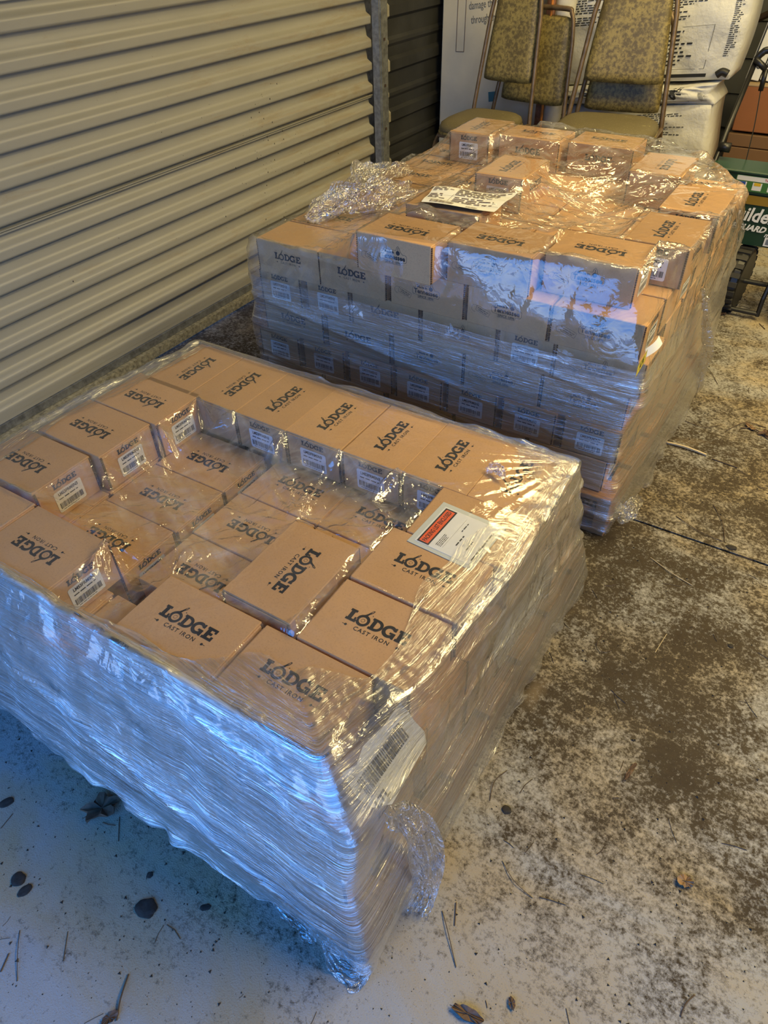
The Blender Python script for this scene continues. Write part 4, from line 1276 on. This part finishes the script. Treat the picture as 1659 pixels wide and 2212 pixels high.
def make_chair(pad_mat=None, wf=1.0):
    root = empty('banquet_chair', (0, 0, 0))
    pm = pad_mat or M_vinyl
    V, F = seat_geo(.47 * wf, .43, .055); link('seat', mk('seat', V, F, M_vinyl2, True), root, (0, -.02, .425))
    V, F = seat_geo(.478 * wf, .438, .030); s = link('seat_edge', mk('seat_edge', V, F, pm, True), root, (0, -.02, .417))
    lean = -.17
    V, F = pillow(.385 * wf, .30 * wf, .39, .042); link('back_pad', mk('back_pad', V, F, pm, True), root, (0, .245, .585), (lean, 0, 0))
    def bk(z): return .20 + (z - .42) * .172
    # back frame: tapering hoop that carries on down as the rear legs
    pts = []
    for s_ in (-1, 1):
        leg = [(s_ * .235, .27, .0), (s_ * .232, .20, .40), (s_ * .222, bk(.5), .5), (s_ * .185, bk(.86), .86), (s_ * .168, bk(.95), .95)]
        pts.append(leg)
    top = [(-.168, bk(.95), .95), (-.15, bk(.985), .985), (-.12, bk(1.0), 1.0), (.12, bk(1.0), 1.0), (.15, bk(.985), .985), (.168, bk(.95), .95)]
    m = MW(wf); m.tube(bez([pts[0][1], pts[0][2], pts[0][3]], 5) + bez(top, 4) + bez([pts[1][3], pts[1][2], pts[1][1]], 5), .0115, 6)
    m.obj('back_frame', M_tube, root, True)
    for s_ in (-1, 1):
        m = MW(wf); m.tube([(s_ * .242, .31, 0), (s_ * .236, .25, .22), (s_ * .232, .20, .41)], .011, 6); m.obj('leg', M_tube, root)
        m = MW(wf); m.tube(bez([(s_ * .225, -.23, 0), (s_ * .222, -.20, .30), (s_ * .218, -.17, .385), (s_ * .225, -.08, .41), (s_ * .232, .20, .41)], 6), .011, 6); m.obj('leg', M_tube, root)
        m = MW(wf); m.tube([(s_ * .222, -.19, .18), (s_ * .236, .24, .18)], .008, 6); m.obj('stretcher', M_tube, root)
    m = MW(wf); m.tube([(-.222, -.16, .40), (.222, -.16, .40)], .009, 6); m.obj('seat_rail', M_tube, root)
    return root
def copy_tree(o, parent=None):
    c = o.copy(); COL.objects.link(c)
    if parent is not None: c.parent = parent; c.matrix_parent_inverse = o.matrix_parent_inverse
    for ch in [k for k in o.children]: copy_tree(ch, c)
    return c
ch0 = make_chair()
def place(o, x, y, z, deg, lab):
    o.location = (x, y, z); o.rotation_euler = (0, 0, math.radians(deg)); tag(o, lab, 'chair', 'stacked banquet chairs'); return o
def step(deg, d): a = math.radians(deg); return (math.sin(a) * d, -math.cos(a) * d)
R2 = 7
place(ch0, -1.075, 3.80, .0, R2, 'olive vinyl banquet chair nested beneath the larger-looking chair in front of the white bags')
dx, dy = step(R2, .115)
place(copy_tree(ch0), -1.075 + dx, 3.80 + dy, .145, R2, 'upper olive banquet chair with mildewed tall back, before the white bags')
chn = make_chair(None, .74)
place(chn, -1.69, 3.64, .115, -4, 'upper narrow olive banquet chair beside the white panel')
place(copy_tree(ch0), -1.625, 3.79, -.0, -8, 'olive banquet chair nested beneath the narrow one, its hoop showing')
# ------------------------------------------------------------------ things against the back
def panel(name, c0, c1, z0, z1, th, mat, lean=0.0):
    """upright board from floor point c0 to c1"""
    a = Vector((c0[0], c0[1], 0)); b = Vector((c1[0], c1[1], 0)); L = (b - a).length
    o = empty(name, (c0[0], c0[1], z0), math.atan2(b.y - a.y, b.x - a.x))
    o.rotation_euler = (lean, 0, math.atan2(b.y - a.y, b.x - a.x))
    m = MB(); m.rbox(0, L, 0, th, 0, z1 - z0, .003); m.obj('board', mat, o)
    return o, L
pn, L = panel('foam_panel', (-2.235, 4.20), (-1.55, 4.32), .02, 1.75, .03, plain('dusty_white_board', (.62, .56, .42), .7, 0, 3, .12), -.02)
tag(pn, 'tall dusty white sheet panel with printed handling advice leaning by the shaded wall', 'panel')
f = Flat()
g = text_geo('Handle the sheet carefully while\n transporting, sharp edges can\ndamage the sheet surface, even\n through the protective film.', .052, 0, 'LEFT', 1.0, 0, .62, 2, 1.25)
f.put(g, 0, 0); to = f.obj('printed_advice', plain('grey_print', (.13, .125, .11), .7), pn, False, (.145, -.002, .985), (math.pi / 2, -.13, 0))
f = Flat(); f.frame(0, .05, 0, .55, .003); f.obj('printed_arrow', M_ink2, pn, False, (.085, -.002, .74), (math.pi / 2, 0, 0))
f = Flat(); f.rect(0, .045, 0, .05); f.obj('blue_mark', plain('teal_print', (.03, .12, .16), .6), pn, False, (.30, -.002, .50), (math.pi / 2, -.13, 0))

def dbox(name, x0, x1, y, z0, z1, d, mat, label, cat='box', rz=0.0):
    o = empty(name, ((x0 + x1) / 2, y + d / 2, z0), rz); tag(o, label, cat)
    w = (x1 - x0)
    m = MB(); m.rbox(-w/2, w/2, -d/2, d/2, 0, z1 - z0, .004); m.obj('body', mat, o)
    m = MB(); m.box(-w/2 + .002, w/2 - .002, -.002, .002, z1 - z0 - .001, z1 - z0 + .0012); m.obj('flap_seam', M_flute, o)
    return o, w
bx, w = dbox('tall_box', -1.80, -1.42, 4.72, .0, 1.5, .3, cardboard('tan_cardboard', (.36, .21, .11)), 'tall tan carton behind the smaller chair with large dark lettering')
f = Flat(); f.rect(-.10, .13, 1.0, 1.4); f.obj('dark_band', plain('black_print', (.02, .02, .02), .6), bx, False, (0, -.153, 0), (math.pi / 2, 0, 0))
f = Flat(); f.put(text_geo('or', .12, .003), .075, 1.075, 1, math.pi / 2); f.put(text_geo('OUT', .055, .0), -.035, 1.07, 1, math.pi / 2); f.obj('band_lettering', M_white, bx, False, (0, -.1545, 0), (math.pi / 2, 0, 0))
# white roll, brown post, orange cord
m = MB(); p0 = at_y(1212, 60, 4.16)
m.tube([(p0.x, 4.16, .0), (p0.x + .01, 4.16, .6), (p0.x + .02, 4.16, 1.5)], [.045, .05, .048], 16)
tag(m.obj('fabric_roll', plain('white_felt', (.55, .52, .44), .9, 0, 30, .1), None, True), 'upright white felt roll standing behind the chairs', 'roll')
m = MB(); px_ = at_y(1186, 60, 4.14).x; m.tube([(px_, 4.14, 0), (px_, 4.14, 1.5)], .024, 10); tag(m.obj('rusty_pipe', plain('rust_brown', (.22, .10, .06), .7, 0, 30, .4), None, True), 'rust-brown post beside the white felt roll', 'post')
m = MB(); q0 = at_y(1182, 110, 4.09); q1 = at_y(1190, 0, 4.09); m.tube(bez([(q0.x, 4.09, .0), (q0.x + .01, 4.09, .5), (q0.x, 4.09, .85), (q1.x + .01, 4.09, 1.3)], 6), .007, 6); tag(m.obj('orange_strap', plain('orange_webbing', (.55, .19, .03), .6), None, True), 'orange strap hanging behind the smaller chair', 'strap')

# white printed sacks
M_sack = plain('white_sack_paper', (.66, .65, .60), .55, bumps=(14, .5, .02))
def sack(x0, x1, y, z0, z1, d, seed, label, title=None, textrows=34, mark=None, blk=None, shear=.10):
    o = empty('paper_sack', ((x0 + x1) / 2, y, z0)); tag(o, label, 'sack', 'white paper sacks at the back')
    w = x1 - x0; h = z1 - z0
    def surf(u, v):
        """front face point, u,v in 0..1"""
        b = math.sin(math.pi * min(max(v, 0), 1)) ** .5 * .03
        n_ = float(vnoise(np.array(u * 4.0), np.array(v * 3.0), seed)) - .5
        n2_ = abs(float(vnoise(np.array(u * 9.0 + v * 3), np.array(v * 7.0 - u * 2), seed + 1)) - .5)
        edge = min(1, min(u, 1 - u) * 12)
        return ((u - .5) * w * (1 - .04 * math.sin(v * 5 + seed)), -d / 2 - (b + .045 * n_ - .05 * n2_) * edge, h * v + shear * (u - .5) * w + .02 * n_)
    nx, ny = 40, 24; V = []; F = []
    for j in range(ny + 1):
        for i in range(nx + 1): V.append(surf(i / nx, j / ny))
    nb = len(V)
    for j in range(ny + 1):
        for i in range(nx + 1):
            p = surf(i / nx, j / ny); V.append((p[0], d / 2, p[2]))
    for j in range(ny):
        for i in range(nx):
            a = j * (nx + 1) + i; F.append((a, a + 1, a + nx + 2, a + nx + 1)); F.append((nb + a, nb + a + nx + 1, nb + a + nx + 2, nb + a + 1))
    rim = [i for i in range(nx)] + [nx + j * (nx + 1) for j in range(ny)] + [ny * (nx + 1) + nx - i for i in range(nx)] + [(ny - j) * (nx + 1) for j in range(ny)]
    for a, b in zip(rim, rim[1:] + rim[:1]): F.append((b, a, nb + a, nb + b))
    link('sack_body', mk('sack_body', V, F, M_sack, True), o)
    rr = random.Random(seed)
    fl2 = Flat()
    for c0, c1 in ((.04, .32), (.52, .86)):
        fl2.scribble(c0, c1, .40, .94, textrows, rr, .35)
    fl2.scribble(.60, .80, .10, .34, 9, rr, .5); fl2.bars(.50, .56, .12, .34, rr); fl2.frame(.58, .86, .08, .36, .002)
    fl2.scribble(.93, .975, .15, .6, 34, rr, .4)
    if blk: fl2.rect(*blk)
    def wrapuv(p): q = surf(p[0], p[1]); return (q[0], q[1] - .003, q[2])
    mb = MB(); mb.add([wrapuv(p) for p in fl2.v], fl2.f); mb.obj('sack_print', M_ink, o)
    if title:
        for (s_, sz, uu_, vv_, sx) in title:
            g = text_geo(s_, sz, sz * .03, sx=sx); V2 = [(uu_ + x / w, vv_ + y_ / h) for x, y_, _ in g[0]]
            mb = MB(); mb.add([wrapuv(p) for p in V2], g[1]); mb.obj('sack_lettering', M_ink, o)
    return o
sx0 = at_y(1222, 100, 4.45).x; sx1 = at_y(1592, 100, 4.45).x
sack(sx0 - .05, sx1 + .02, 4.50, .66, 1.32, .30, 3, 'upper bulging white sack with rows of fine print behind the taller chair', blk=(.46, .88, .025, .05))
sack(sx0 - .02, sx1 - .03, 4.48, .565, .650, .32, 5, 'flattened white sack between the two bulging ones, marked with an eight inch size', [('8"', .075, .80, .5, .9), ('EAT·N', .045, .08, .5, 1.0)], 3)
sack(sx0, sx1 - .01, 4.50, .02, .55, .34, 9, 'lower bulging white sack with rows of fine print beside the spreader')
m = MB(); m.tube(bez([at_y(1548, 162, 4.33), at_y(1560, 155, 4.33), at_y(1572, 160, 4.33)], 5), [.018] * 11, 8); tag(m.obj('black_knob', plain('black_rubber', (.012, .012, .012), .5), None, True), 'small black rubber piece poking out between the white sacks', 'handle')

# brown box, wrapped packs and narrow white cartons at the far right
M_brown = cardboard('red_brown_cardboard', (.26, .105, .045))
b0 = at_y(1572, 310, 4.75)
o, w = dbox('brown_box', b0.x, b0.x + .75, 4.75, .40, .62, .45, M_brown, 'red-brown carton with a tan lid behind the spreader handle')
m = MB(); m.rbox(-.377, .377, -.227, .227, 0, .012, .003); m.obj('lid', cardboard('tan_lid', (.42, .30, .17)), o, False, (0, 0, .218))
for k in range(4):
    o, w = dbox('wrapped_pack', b0.x - .01, b0.x + .76, 4.74, .12 + k * .068, .12 + k * .068 + .064, .46, plain('brown_wrapped_pack', (.17, .10, .055), .3), ['lowest', 'second lowest', 'third', 'uppermost'][k] + ' of the flat shrink-wrapped packs under the red-brown carton', 'package')
pm_ = MB().rbox(-.45, .45, -.045, .045, 0, .018, .002).mesh('deck_board', M_wood2)
po = empty('wooden_pallet', (b0.x + .40, 4.62, 0)); tag(po, 'pale wooden pallet under the shrink-wrapped packs behind the spreader', 'pallet')
for k in range(6): link('deck_board', pm_, po, (0, -.32 + k * .14, .098))
pms = MB().rbox(-.019, .019, -.37, .43, 0, .08, .002).mesh('stringer', M_wood2)
for xx_ in (-.42, 0, .42): link('stringer', pms, po, (xx_, 0, .018))
for k in (0, 5): link('bottom_board', pm_, po, (0, -.32 + k * .14, 0))
wp0 = at_y(1594, 204, 4.8)
for k in range(3):
    o = empty('narrow_white_carton', (wp0.x + .045 + k * .075, 4.86, .632)); o.rotation_euler = (-.12, .12, .05)
    tag(o, ['first', 'second', 'third'][k] + ' narrow white carton from the sacks, standing on the red-brown box', 'box', 'narrow white cartons on the brown box')
    m = MB(); m.rbox(-.034, .034, -.06, .06, 0, .60, .003); m.obj('carton_body', M_white, o)
    f = Flat(); f.rect(-.030, -.022, .02, .58, 0)
    if k == 1: f.put(text_geo('D Contr', .055, .001), .006, .36, 1, math.pi / 2)
    if k == 0: f.put(text_geo('8', .05, .001), .008, .07, 1, 0); f.scribble(-.012, .012, .46, .52, 4, random.Random(k))
    f.obj('carton_print', M_ink, o, False, (0, -.0615, 0), (math.pi / 2, 0, 0))
m = MB(); m.tube([at_y(1590, 62, 5.2), at_y(1700, 12, 5.2)], .018, 10); tag(m.obj('dark_rail', plain('dark_wood_rail', (.06, .035, .02), .6), None), 'dark slanting rail against the grey cladding', 'rail')

# ------------------------------------------------------------------ lawn spreader
M_green = plain('dark_green_plastic', (.012, .045, .026), .35)
M_black = plain('black_plastic', (.010, .010, .010), .4)
sp = empty('lawn_spreader', (-.235, 3.38, 0)); tag(sp, 'dark green push spreader with a stickered hopper and one ribbed wheel showing', 'spreader')
# hopper (local coords)
def frustum(m, a0, a1, z0, b0_, b1, z1):
    """a: half sizes x,y at z0; b at z1"""
    v = [(-a0, -a1, z0), (a0, -a1, z0), (a0, a1, z0), (-a0, a1, z0), (-b0_, -b1, z1), (b0_, -b1, z1), (b0_, b1, z1), (-b0_, b1, z1)]
    m.add(v, [(0, 3, 2, 1), (0, 1, 5, 4), (1, 2, 6, 5), (2, 3, 7, 6), (3, 0, 4, 7), (4, 5, 6, 7)])
m = MB(); frustum(m, .16, .040, .29, .235, .062, .500); m.obj('hopper', M_green, sp)
m = MB(); frustum(m, .250, .070, .500, .262, .078, .580); m.rbox(-.268, .268, -.084, .084, .572, .584, .004); m.obj('hopper_rim', M_green, sp)
st = Flat(); st.rect(-.115, .125, 0, .060); s1 = st.obj('product_sticker', plain('green_sticker', (.05, .16, .04), .4), sp, False, (-.035, -.0728, .508), (math.pi / 2 + .100, 0, 0))
st = Flat(); st.add(poly_geo([roundrect(-.112, .122, .040, .058, .004)])[0], poly_geo([roundrect(-.112, .122, .040, .058, .004)])[1], Matrix.Translation((0, 0, .0006)))
for k in range(4): st.rect(-.105 + k * .058, -.070 + k * .058, .006, .036, .0006)
st.obj('sticker_panels', M_white, s1)
f = Flat(); f.put(text_geo('Turf Builder', .012, .0004, sx=.9), .02, .049, 1, 0, .0012); f.obj('sticker_lettering', plain('red_print', (.5, .03, .03), .5), s1)
for cidx, cc in enumerate([(.02, .08, .4), (.7, .45, .02), (.5, .05, .03), (.5, .05, .1)]):
    f = Flat(); f.rect(-.1 + cidx * .058, -.075 + cidx * .058, .024, .036, .0012); f.obj('product_swatch', plain('swatch_print_%s' % 'abcd'[cidx], cc, .5), s1)
# front panel with the big lettering; slants with the hopper
ang = math.atan2(.075, .215)
fp = empty('front_panel', (0, 0, 0)); fp.parent = sp; fp.location = (0, -.0535, .395); fp.rotation_euler = (math.pi / 2 + .105, 0, 0)
f = Flat(); f.rect(-.17, .21, .062, .098, .0015); f.obj('yellow_band', plain('dull_yellow_print', (.28, .17, .02), .4), fp)
f = Flat(); g = text_geo('Builder', .078, .002, shear=.18, sx=.85); f.put(g, -.055, .020, 1, -.02, .0024); g = text_geo('EDGEGUARD', .034, .0014, shear=.35); f.put(g, -.085, -.032, 1, -.02, .0024); g = text_geo('mini', .026, .0006, shear=.3); f.put(g, .040, -.052, 1, 0, .0024)
f.obj('panel_lettering', M_label, fp)
f = Flat(); f.rect(.025, .080, -.098, -.062, .002); bl = f.obj('barcode_sticker', M_label, fp); f = Flat(); f.bars(.032, .073, -.092, -.067, random.Random(2), .0028); f.obj('barcode', M_ink, bl)
# underframe and wheels
m = MB(); m.tube([(-.19, -.02, .13), (.19, -.02, .13)], .010, 8)
for s_ in (-1, 1):
    m.tube([(s_ * .12, -.02, .13), (s_ * .13, .0, .32)], .011, 8); m.tube([(s_ * .12, -.06, .32), (s_ * .10, -.10, .10), (s_ * .10, -.10, .02)], .010, 8)
m.tube([(-.10, -.10, .03), (.10, -.10, .03)], .010, 8)
m.obj('underframe', M_black, sp)
def wheel(x):
    m = MB(); R_ = .135; n = 32
    prof = [(-.028, .35), (-.030, .86), (-.024, .97), (0, 1.0), (.024, .97), (.030, .86), (.028, .35)]
    base = len(m.v)
    for k in range(n):
        a = 2 * math.pi * k / n
        for (xx_, rr_) in prof: m.v.append(Vector((xx_, math.cos(a) * R_ * rr_, math.sin(a) * R_ * rr_)))
    P_ = len(prof)
    for k in range(n):
        for i in range(P_ - 1): m.f.append((k * P_ + i, k * P_ + i + 1, ((k + 1) % n) * P_ + i + 1, ((k + 1) % n) * P_ + i))
    m.f.append(tuple(k * P_ for k in range(n))); m.f.append(tuple(reversed([k * P_ + P_ - 1 for k in range(n)])))
    w_ = m.obj('wheel', M_black, sp, False, (x, -.03, .140), (0, 0, math.radians(-6)))
    m = MB()
    for k in range(22):
        a = 2 * math.pi * k / 22; M_ = Matrix.Rotation(a, 4, 'X')
        m.box(-.029, .029, -.010, .010, .128, .1385, M_)
    m.obj('tread', plain('dusty_rubber', (.03, .028, .024), .8), w_)
wheel(-.030); wheel(.23)
# push handle, grip, lever, cable
h0 = at_y(1545, 345, 3.40) - Vector(sp.location); h1 = at_y(1634, 128, 3.62) - Vector(sp.location)
m = MB(); m.tube([h0 - (h1 - h0) * .5, h0, h1], .0105, 10); m.obj('handle_tube', M_black, sp, True)
m = MB(); g2 = h1 + Vector((.05, .0, .035)); m.tube(bez([h1, h1 + Vector((.015, 0, .022)), g2, g2 + Vector((.20, 0, .01))], 6), .013, 10); m.obj('grip', M_black, sp, True)
m = MB(); kx = at_y(1566, 318, 3.42) - Vector(sp.location); m.tube([kx + Vector((-.022, 0, 0)), kx + Vector((.022, 0, .0))], .019, 10); m.obj('clamp_knob', M_black, sp, True)
m = MB(); l0 = at_y(1632, 128, 3.60) - Vector(sp.location); l1 = at_y(1655, 150, 3.60) - Vector(sp.location); l2 = at_y(1643, 196, 3.60) - Vector(sp.location)
m.tube([l0, l1], .012, 8); m.tube([l1, l2], .010, 8); m.obj('lever', M_black, sp, True)
m = MB(); c1_ = at_y(1612, 345, 3.45) - Vector(sp.location); m.tube(bez([l2, (l2 + c1_) / 2 + Vector((.004, 0, 0)), c1_], 6), .0022, 6); m.obj('cable', M_black, sp)

# ------------------------------------------------------------------ litter on the floor
M_leaf = plain('dead_leaf', (.10, .055, .03), .7, 0, 60, .5); M_leaf2 = plain('tan_dead_leaf', (.22, .13, .06), .7, 0, 60, .4)
M_twig = plain('dry_twig', (.085, .055, .032), .8); M_straw = plain('pale_splinter', (.50, .40, .24), .7); M_soot = plain('dark_clod', (.022, .018, .014), .9, 0, 90, .5)
def leaf(px, py, L, w, deg, mat, label, lobes=0):
    p = at_z(px, py, 0); n = 22; rr = random.Random(px)
    out = []
    for k in range(n):
        a = 2 * math.pi * k / n
        r = 1 + (.26 * math.cos(a * lobes) if lobes else 0) + rr.uniform(-.12, .12)
        out.append((math.cos(a) * L / 2 * r, math.sin(a) * w / 2 * r))
    m = MB(); m.v.append(Vector((0, 0, .006)))
    for (x, y) in out: m.v.append(Vector((x, y, .003 + rr.uniform(0, .012) * (w / .03))))
    for (x, y) in out: m.v.append(Vector((x, y, .0015 + rr.uniform(0, .012) * (w / .03))))
    m.v.append(Vector((0, 0, .0025)))
    for k in range(n): m.f.append((0, 1 + k, 1 + (k + 1) % n)); m.f.append((1 + k, 1 + n + k, 1 + n + (k + 1) % n, 1 + (k + 1) % n)); m.f.append((2 * n + 1, 1 + n + (k + 1) % n, 1 + n + k))
    o = m.obj('dead_leaf', mat, None, False, (p.x, p.y, 0), (0, 0, math.radians(deg))); tag(o, label, 'leaf', 'dead leaves on the floor')
    m = MB(); m.tube([(-L * .6, 0, .006), (0, 0, .0075), (L * .45, 0, .007)], .0007, 4); m.obj('midrib', M_twig, o)
leaf(222, 1748, .070, .050, 65, M_leaf, 'dead lobed leaf half under the near foot of the front stack', 5)
leaf(1010, 2192, .055, .020, 8, M_leaf, 'curled brown leaf at the bottom edge, below the torn wrap', 0)
leaf(1478, 1906, .030, .024, 20, M_leaf2, 'small tan leaf chip alone on bare concrete', 0)
leaf(1361, 1668, .055, .009, 80, M_leaf, 'narrow dark leaf standing out in the middle of the aisle', 0)
leaf(238, 2200, .03, .016, 70, M_leaf, 'small brown leaf at the bottom edge, beside the long straight twig', 0)
leaf(1105, 2168, .02, .012, 130, M_leaf, 'tiny curled leaf just above the long brown one', 0)
leaf(948, 1862, .045, .014, 100, M_leaf, 'dark strap-like leaf touching the loose film tail', 0)
leaf(1655, 940, .05, .03, 30, M_leaf, 'brown leaf among twigs beside the rear stack aisle', 4)
leaf(1620, 925, .045, .02, 140, M_leaf2, 'curled leaf among twigs, nearer the rear stack', 0)
leaf(1560, 680, .03, .02, 10, M_leaf, 'small leaf on the floor behind the spreader wheel', 0)
def clod(px, py, r, label, sx=1.0, deg=0):
    p = at_z(px, py, 0); rr = random.Random(px + 1); bmx = bmesh.new(); bmesh.ops.create_icosphere(bmx, subdivisions=3, radius=r)
    for v in bmx.verts:
        k = 1 + .35 * (float(vnoise(np.array(v.co.x / r * 1.7 + px), np.array(v.co.y / r * 1.7 + v.co.z / r), px)) - .5); v.co *= k; v.co.z *= .35; v.co.x *= sx
        v.co.z = max(v.co.z, -r * .12)
    me = bpy.data.meshes.new('dirt_clod'); bmx.to_mesh(me); bmx.free(); me.materials.append(M_soot)
    tag(link('dirt_clod', me, None, (p.x, p.y, r * .12), (0, 0, math.radians(deg))), label, 'dirt', 'dark clods on the floor')
clod(316, 1962, .0175, 'round flat dark clod alone on the near concrete', 1.25)
clod(40, 1900, .014, 'larger of two dark clods by the edge nearest the door', 1.0)
clod(54, 1925, .010, 'small dark clod touching the larger one near the door side', 1.5, 70)
clod(13, 1735, .010, 'dark clod close to the near foot of the front stack, door side', 1.6, 60)
clod(324, 1890, .0065, 'pea-sized dark clod above the round flat one')
clod(1094, 1750, .009, 'small dark clod beside the aisle foot of the front stack', 1.2)
clod(1580, 1183, .010, 'dark clod next to the twig beyond the floor joint', 1.6)
clod(1578, 1395, .007, 'tiny dark clod in the dirtiest part of the aisle')
clod(444, 1960, .006, 'small brown pod-like clod below the near foot of the front stack', 1.8, 40)
def twig(pts, r, mat, label, name='twig', grp='twigs on the floor'):
    P_ = [at_z(px, py, 0) for px, py in pts]; z = [r * 1.1 + (.004 if 0 < i < len(P_) - 1 else 0) for i in range(len(P_))]
    c = P_[0]
    m = MB(); m.tube(bez([(p.x - c.x, p.y - c.y, zz_) for p, zz_ in zip(P_, z)], 5), r, 5)
    tag(m.obj(name, mat, None, False, (c.x, c.y, 0)), label, 'twig', grp)
twig([(278, 2105), (262, 2160), (252, 2205)], .0016, M_twig, 'long straight twig near the bottom edge, standing upright in view')
twig([(43, 2010), (40, 2060), (37, 2120)], .0007, M_twig, 'hair-thin twig at the edge nearest the door')
twig([(20, 2060), (2, 2100)], .0013, M_twig, 'short curved twig at the very edge nearest the door')
twig([(258, 1765), (256, 1818)], .0008, M_twig, 'thin needle just below the lobed leaf')
twig([(28, 1758), (2, 1790)], .0008, M_twig, 'thin needle beside the door-side clod')
twig([(955, 1968), (966, 2010), (985, 2090)], .0009, M_twig, 'long thin twig trailing down from the loose film tail')
twig([(985, 1950), (982, 2000)], .0012, M_twig, 'short twig right beside the loose film tail')
twig([(1085, 1860), (1110, 1905), (1150, 1940)], .0007, M_twig, 'fine bent needle on the stained concrete by the film tail')
twig([(1095, 1665), (1068, 1690), (1058, 1730)], .0009, M_twig, 'curved needle hugging the aisle foot of the front stack')
twig([(1440, 958), (1480, 970), (1525, 985)], .0042, M_straw, 'pale flat wood splinter in the aisle beside the tall stack', 'wood_splinter')
twig([(1538, 992), (1592, 1011)], .0022, M_twig, 'dark stubby twig just past the pale splinter')
twig([(1460, 1115), (1510, 1150), (1562, 1170)], .0011, M_twig, 'forked long twig crossing near the floor joint')
twig([(1540, 1090), (1560, 1130), (1565, 1170)], .0011, M_twig, 'upright twig meeting the forked one near the floor joint')
twig([(1405, 1205), (1450, 1240), (1495, 1265)], .0010, M_straw, 'pale long needle below the floor joint')
twig([(1310, 1360), (1290, 1390), (1300, 1410), (1320, 1405)], .0009, M_twig, 'hooked needle in the dirt close to the front stack')
twig([(1440, 1370), (1415, 1410)], .0008, M_straw, 'short pale needle in the dirt, mid aisle')
twig([(1600, 925), (1630, 930), (1659, 950)], .0020, M_twig, 'dark stick under the leaf pile beside the tall stack')
twig([(1570, 930), (1610, 915), (1655, 925)], .0016, M_twig, 'second dark stick under the leaf pile beside the tall stack')
twig([(1480, 910), (1520, 925), (1560, 918)], .0011, M_twig, 'thin twig between the tall stack and the leaf pile')
twig([(1505, 790), (1530, 800), (1550, 830)], .0011, M_twig, 'thin curved twig beside the loose veil of film')
twig([(1640, 700), (1652, 712)], .0020, M_twig, 'short black twig near the spreader wheel')
twig([(1470, 2195), (1480, 2170), (1500, 2150)], .0013, M_twig, 'short branched twig at the bottom edge right of the leaves')
# crumbs and pine needles past counting
V = []; F = []; rr = random.Random(99)
def crumb(x, y, r):
    b = len(V); a = rr.uniform(0, 6.28)
    for k in range(3): V.append((x + r * math.cos(a + 2.1 * k) * rr.uniform(.6, 1.3), y + r * math.sin(a + 2.1 * k) * rr.uniform(.6, 1.3), .0002))
    V.append((x, y, r * .9)); F.extend([(b, b + 1, b + 3), (b + 1, b + 2, b + 3), (b + 2, b, b + 3)])
for _ in range(12000):
    x = rr.uniform(-1.7, 1.3); y = rr.uniform(-.2, 4.2)
    if -1.52 < x < -.25 and (.29 < y < 1.4 or 1.59 < y < 2.9): continue
    d = float(vnoise(np.array(x * 3), np.array(y * 3), 3))
    if rr.random() > d * 1.5: continue
    crumb(x, y, rr.choice([.0009, .0012, .0012, .0016, .0016, .0024, .0024, .0038]))
tag(link('dirt_crumbs', mk('dirt_crumbs', V, F, M_soot)), 'dark crumbs of dirt strewn over the concrete floor', 'dirt', kind='stuff')
V = []; F = []
for _ in range(650):
    x = rr.uniform(-1.5, 1.2); y = rr.uniform(-.1, 4.0)
    if -1.53 < x < -.24 and (.28 < y < 1.41 or 1.58 < y < 2.9): continue
    L = rr.uniform(.006, .05); a = rr.uniform(0, math.pi); w = rr.uniform(.0004, .0011); b = len(V); k = rr.uniform(-.4, .4)
    for t in (0, .5, 1):
        xx_ = x + math.cos(a + k * t) * L * t; yy_ = y + math.sin(a + k * t) * L * t
        V += [(xx_ - math.sin(a) * w, yy_ + math.cos(a) * w, .0006), (xx_ + math.sin(a) * w, yy_ - math.cos(a) * w, .0006), (xx_, yy_, .0006 + w * 1.5)]
    for q in (0, 3): F += [(b + q, b + q + 2, b + q + 5, b + q + 3), (b + q + 2, b + q + 1, b + q + 4, b + q + 5)]
tag(link('pine_needles', mk('pine_needles', V, F, M_twig)), 'dry needles scattered over the concrete floor', 'litter', kind='stuff')
# dry mud and splatter specks on the roll-up door
V = []; F = []
for _ in range(90):
    y = rr.gauss(2.62, .10) if rr.random() < .6 else rr.uniform(1.4, 3.4); z = rr.uniform(.25, .85)
    r = rr.choice([.001, .0015, .003]); b = len(V); x = -2.241
    V += [(x, y - r, z), (x, y + r, z - r), (x, y + r * .6, z + r * 1.8), (x + .0015, y, z)]; F += [(b, b + 1, b + 3), (b + 1, b + 2, b + 3), (b + 2, b, b + 3)]
link('mud_specks', mk('mud_specks', V, F, M_soot), door)['kind'] = 'stuff'
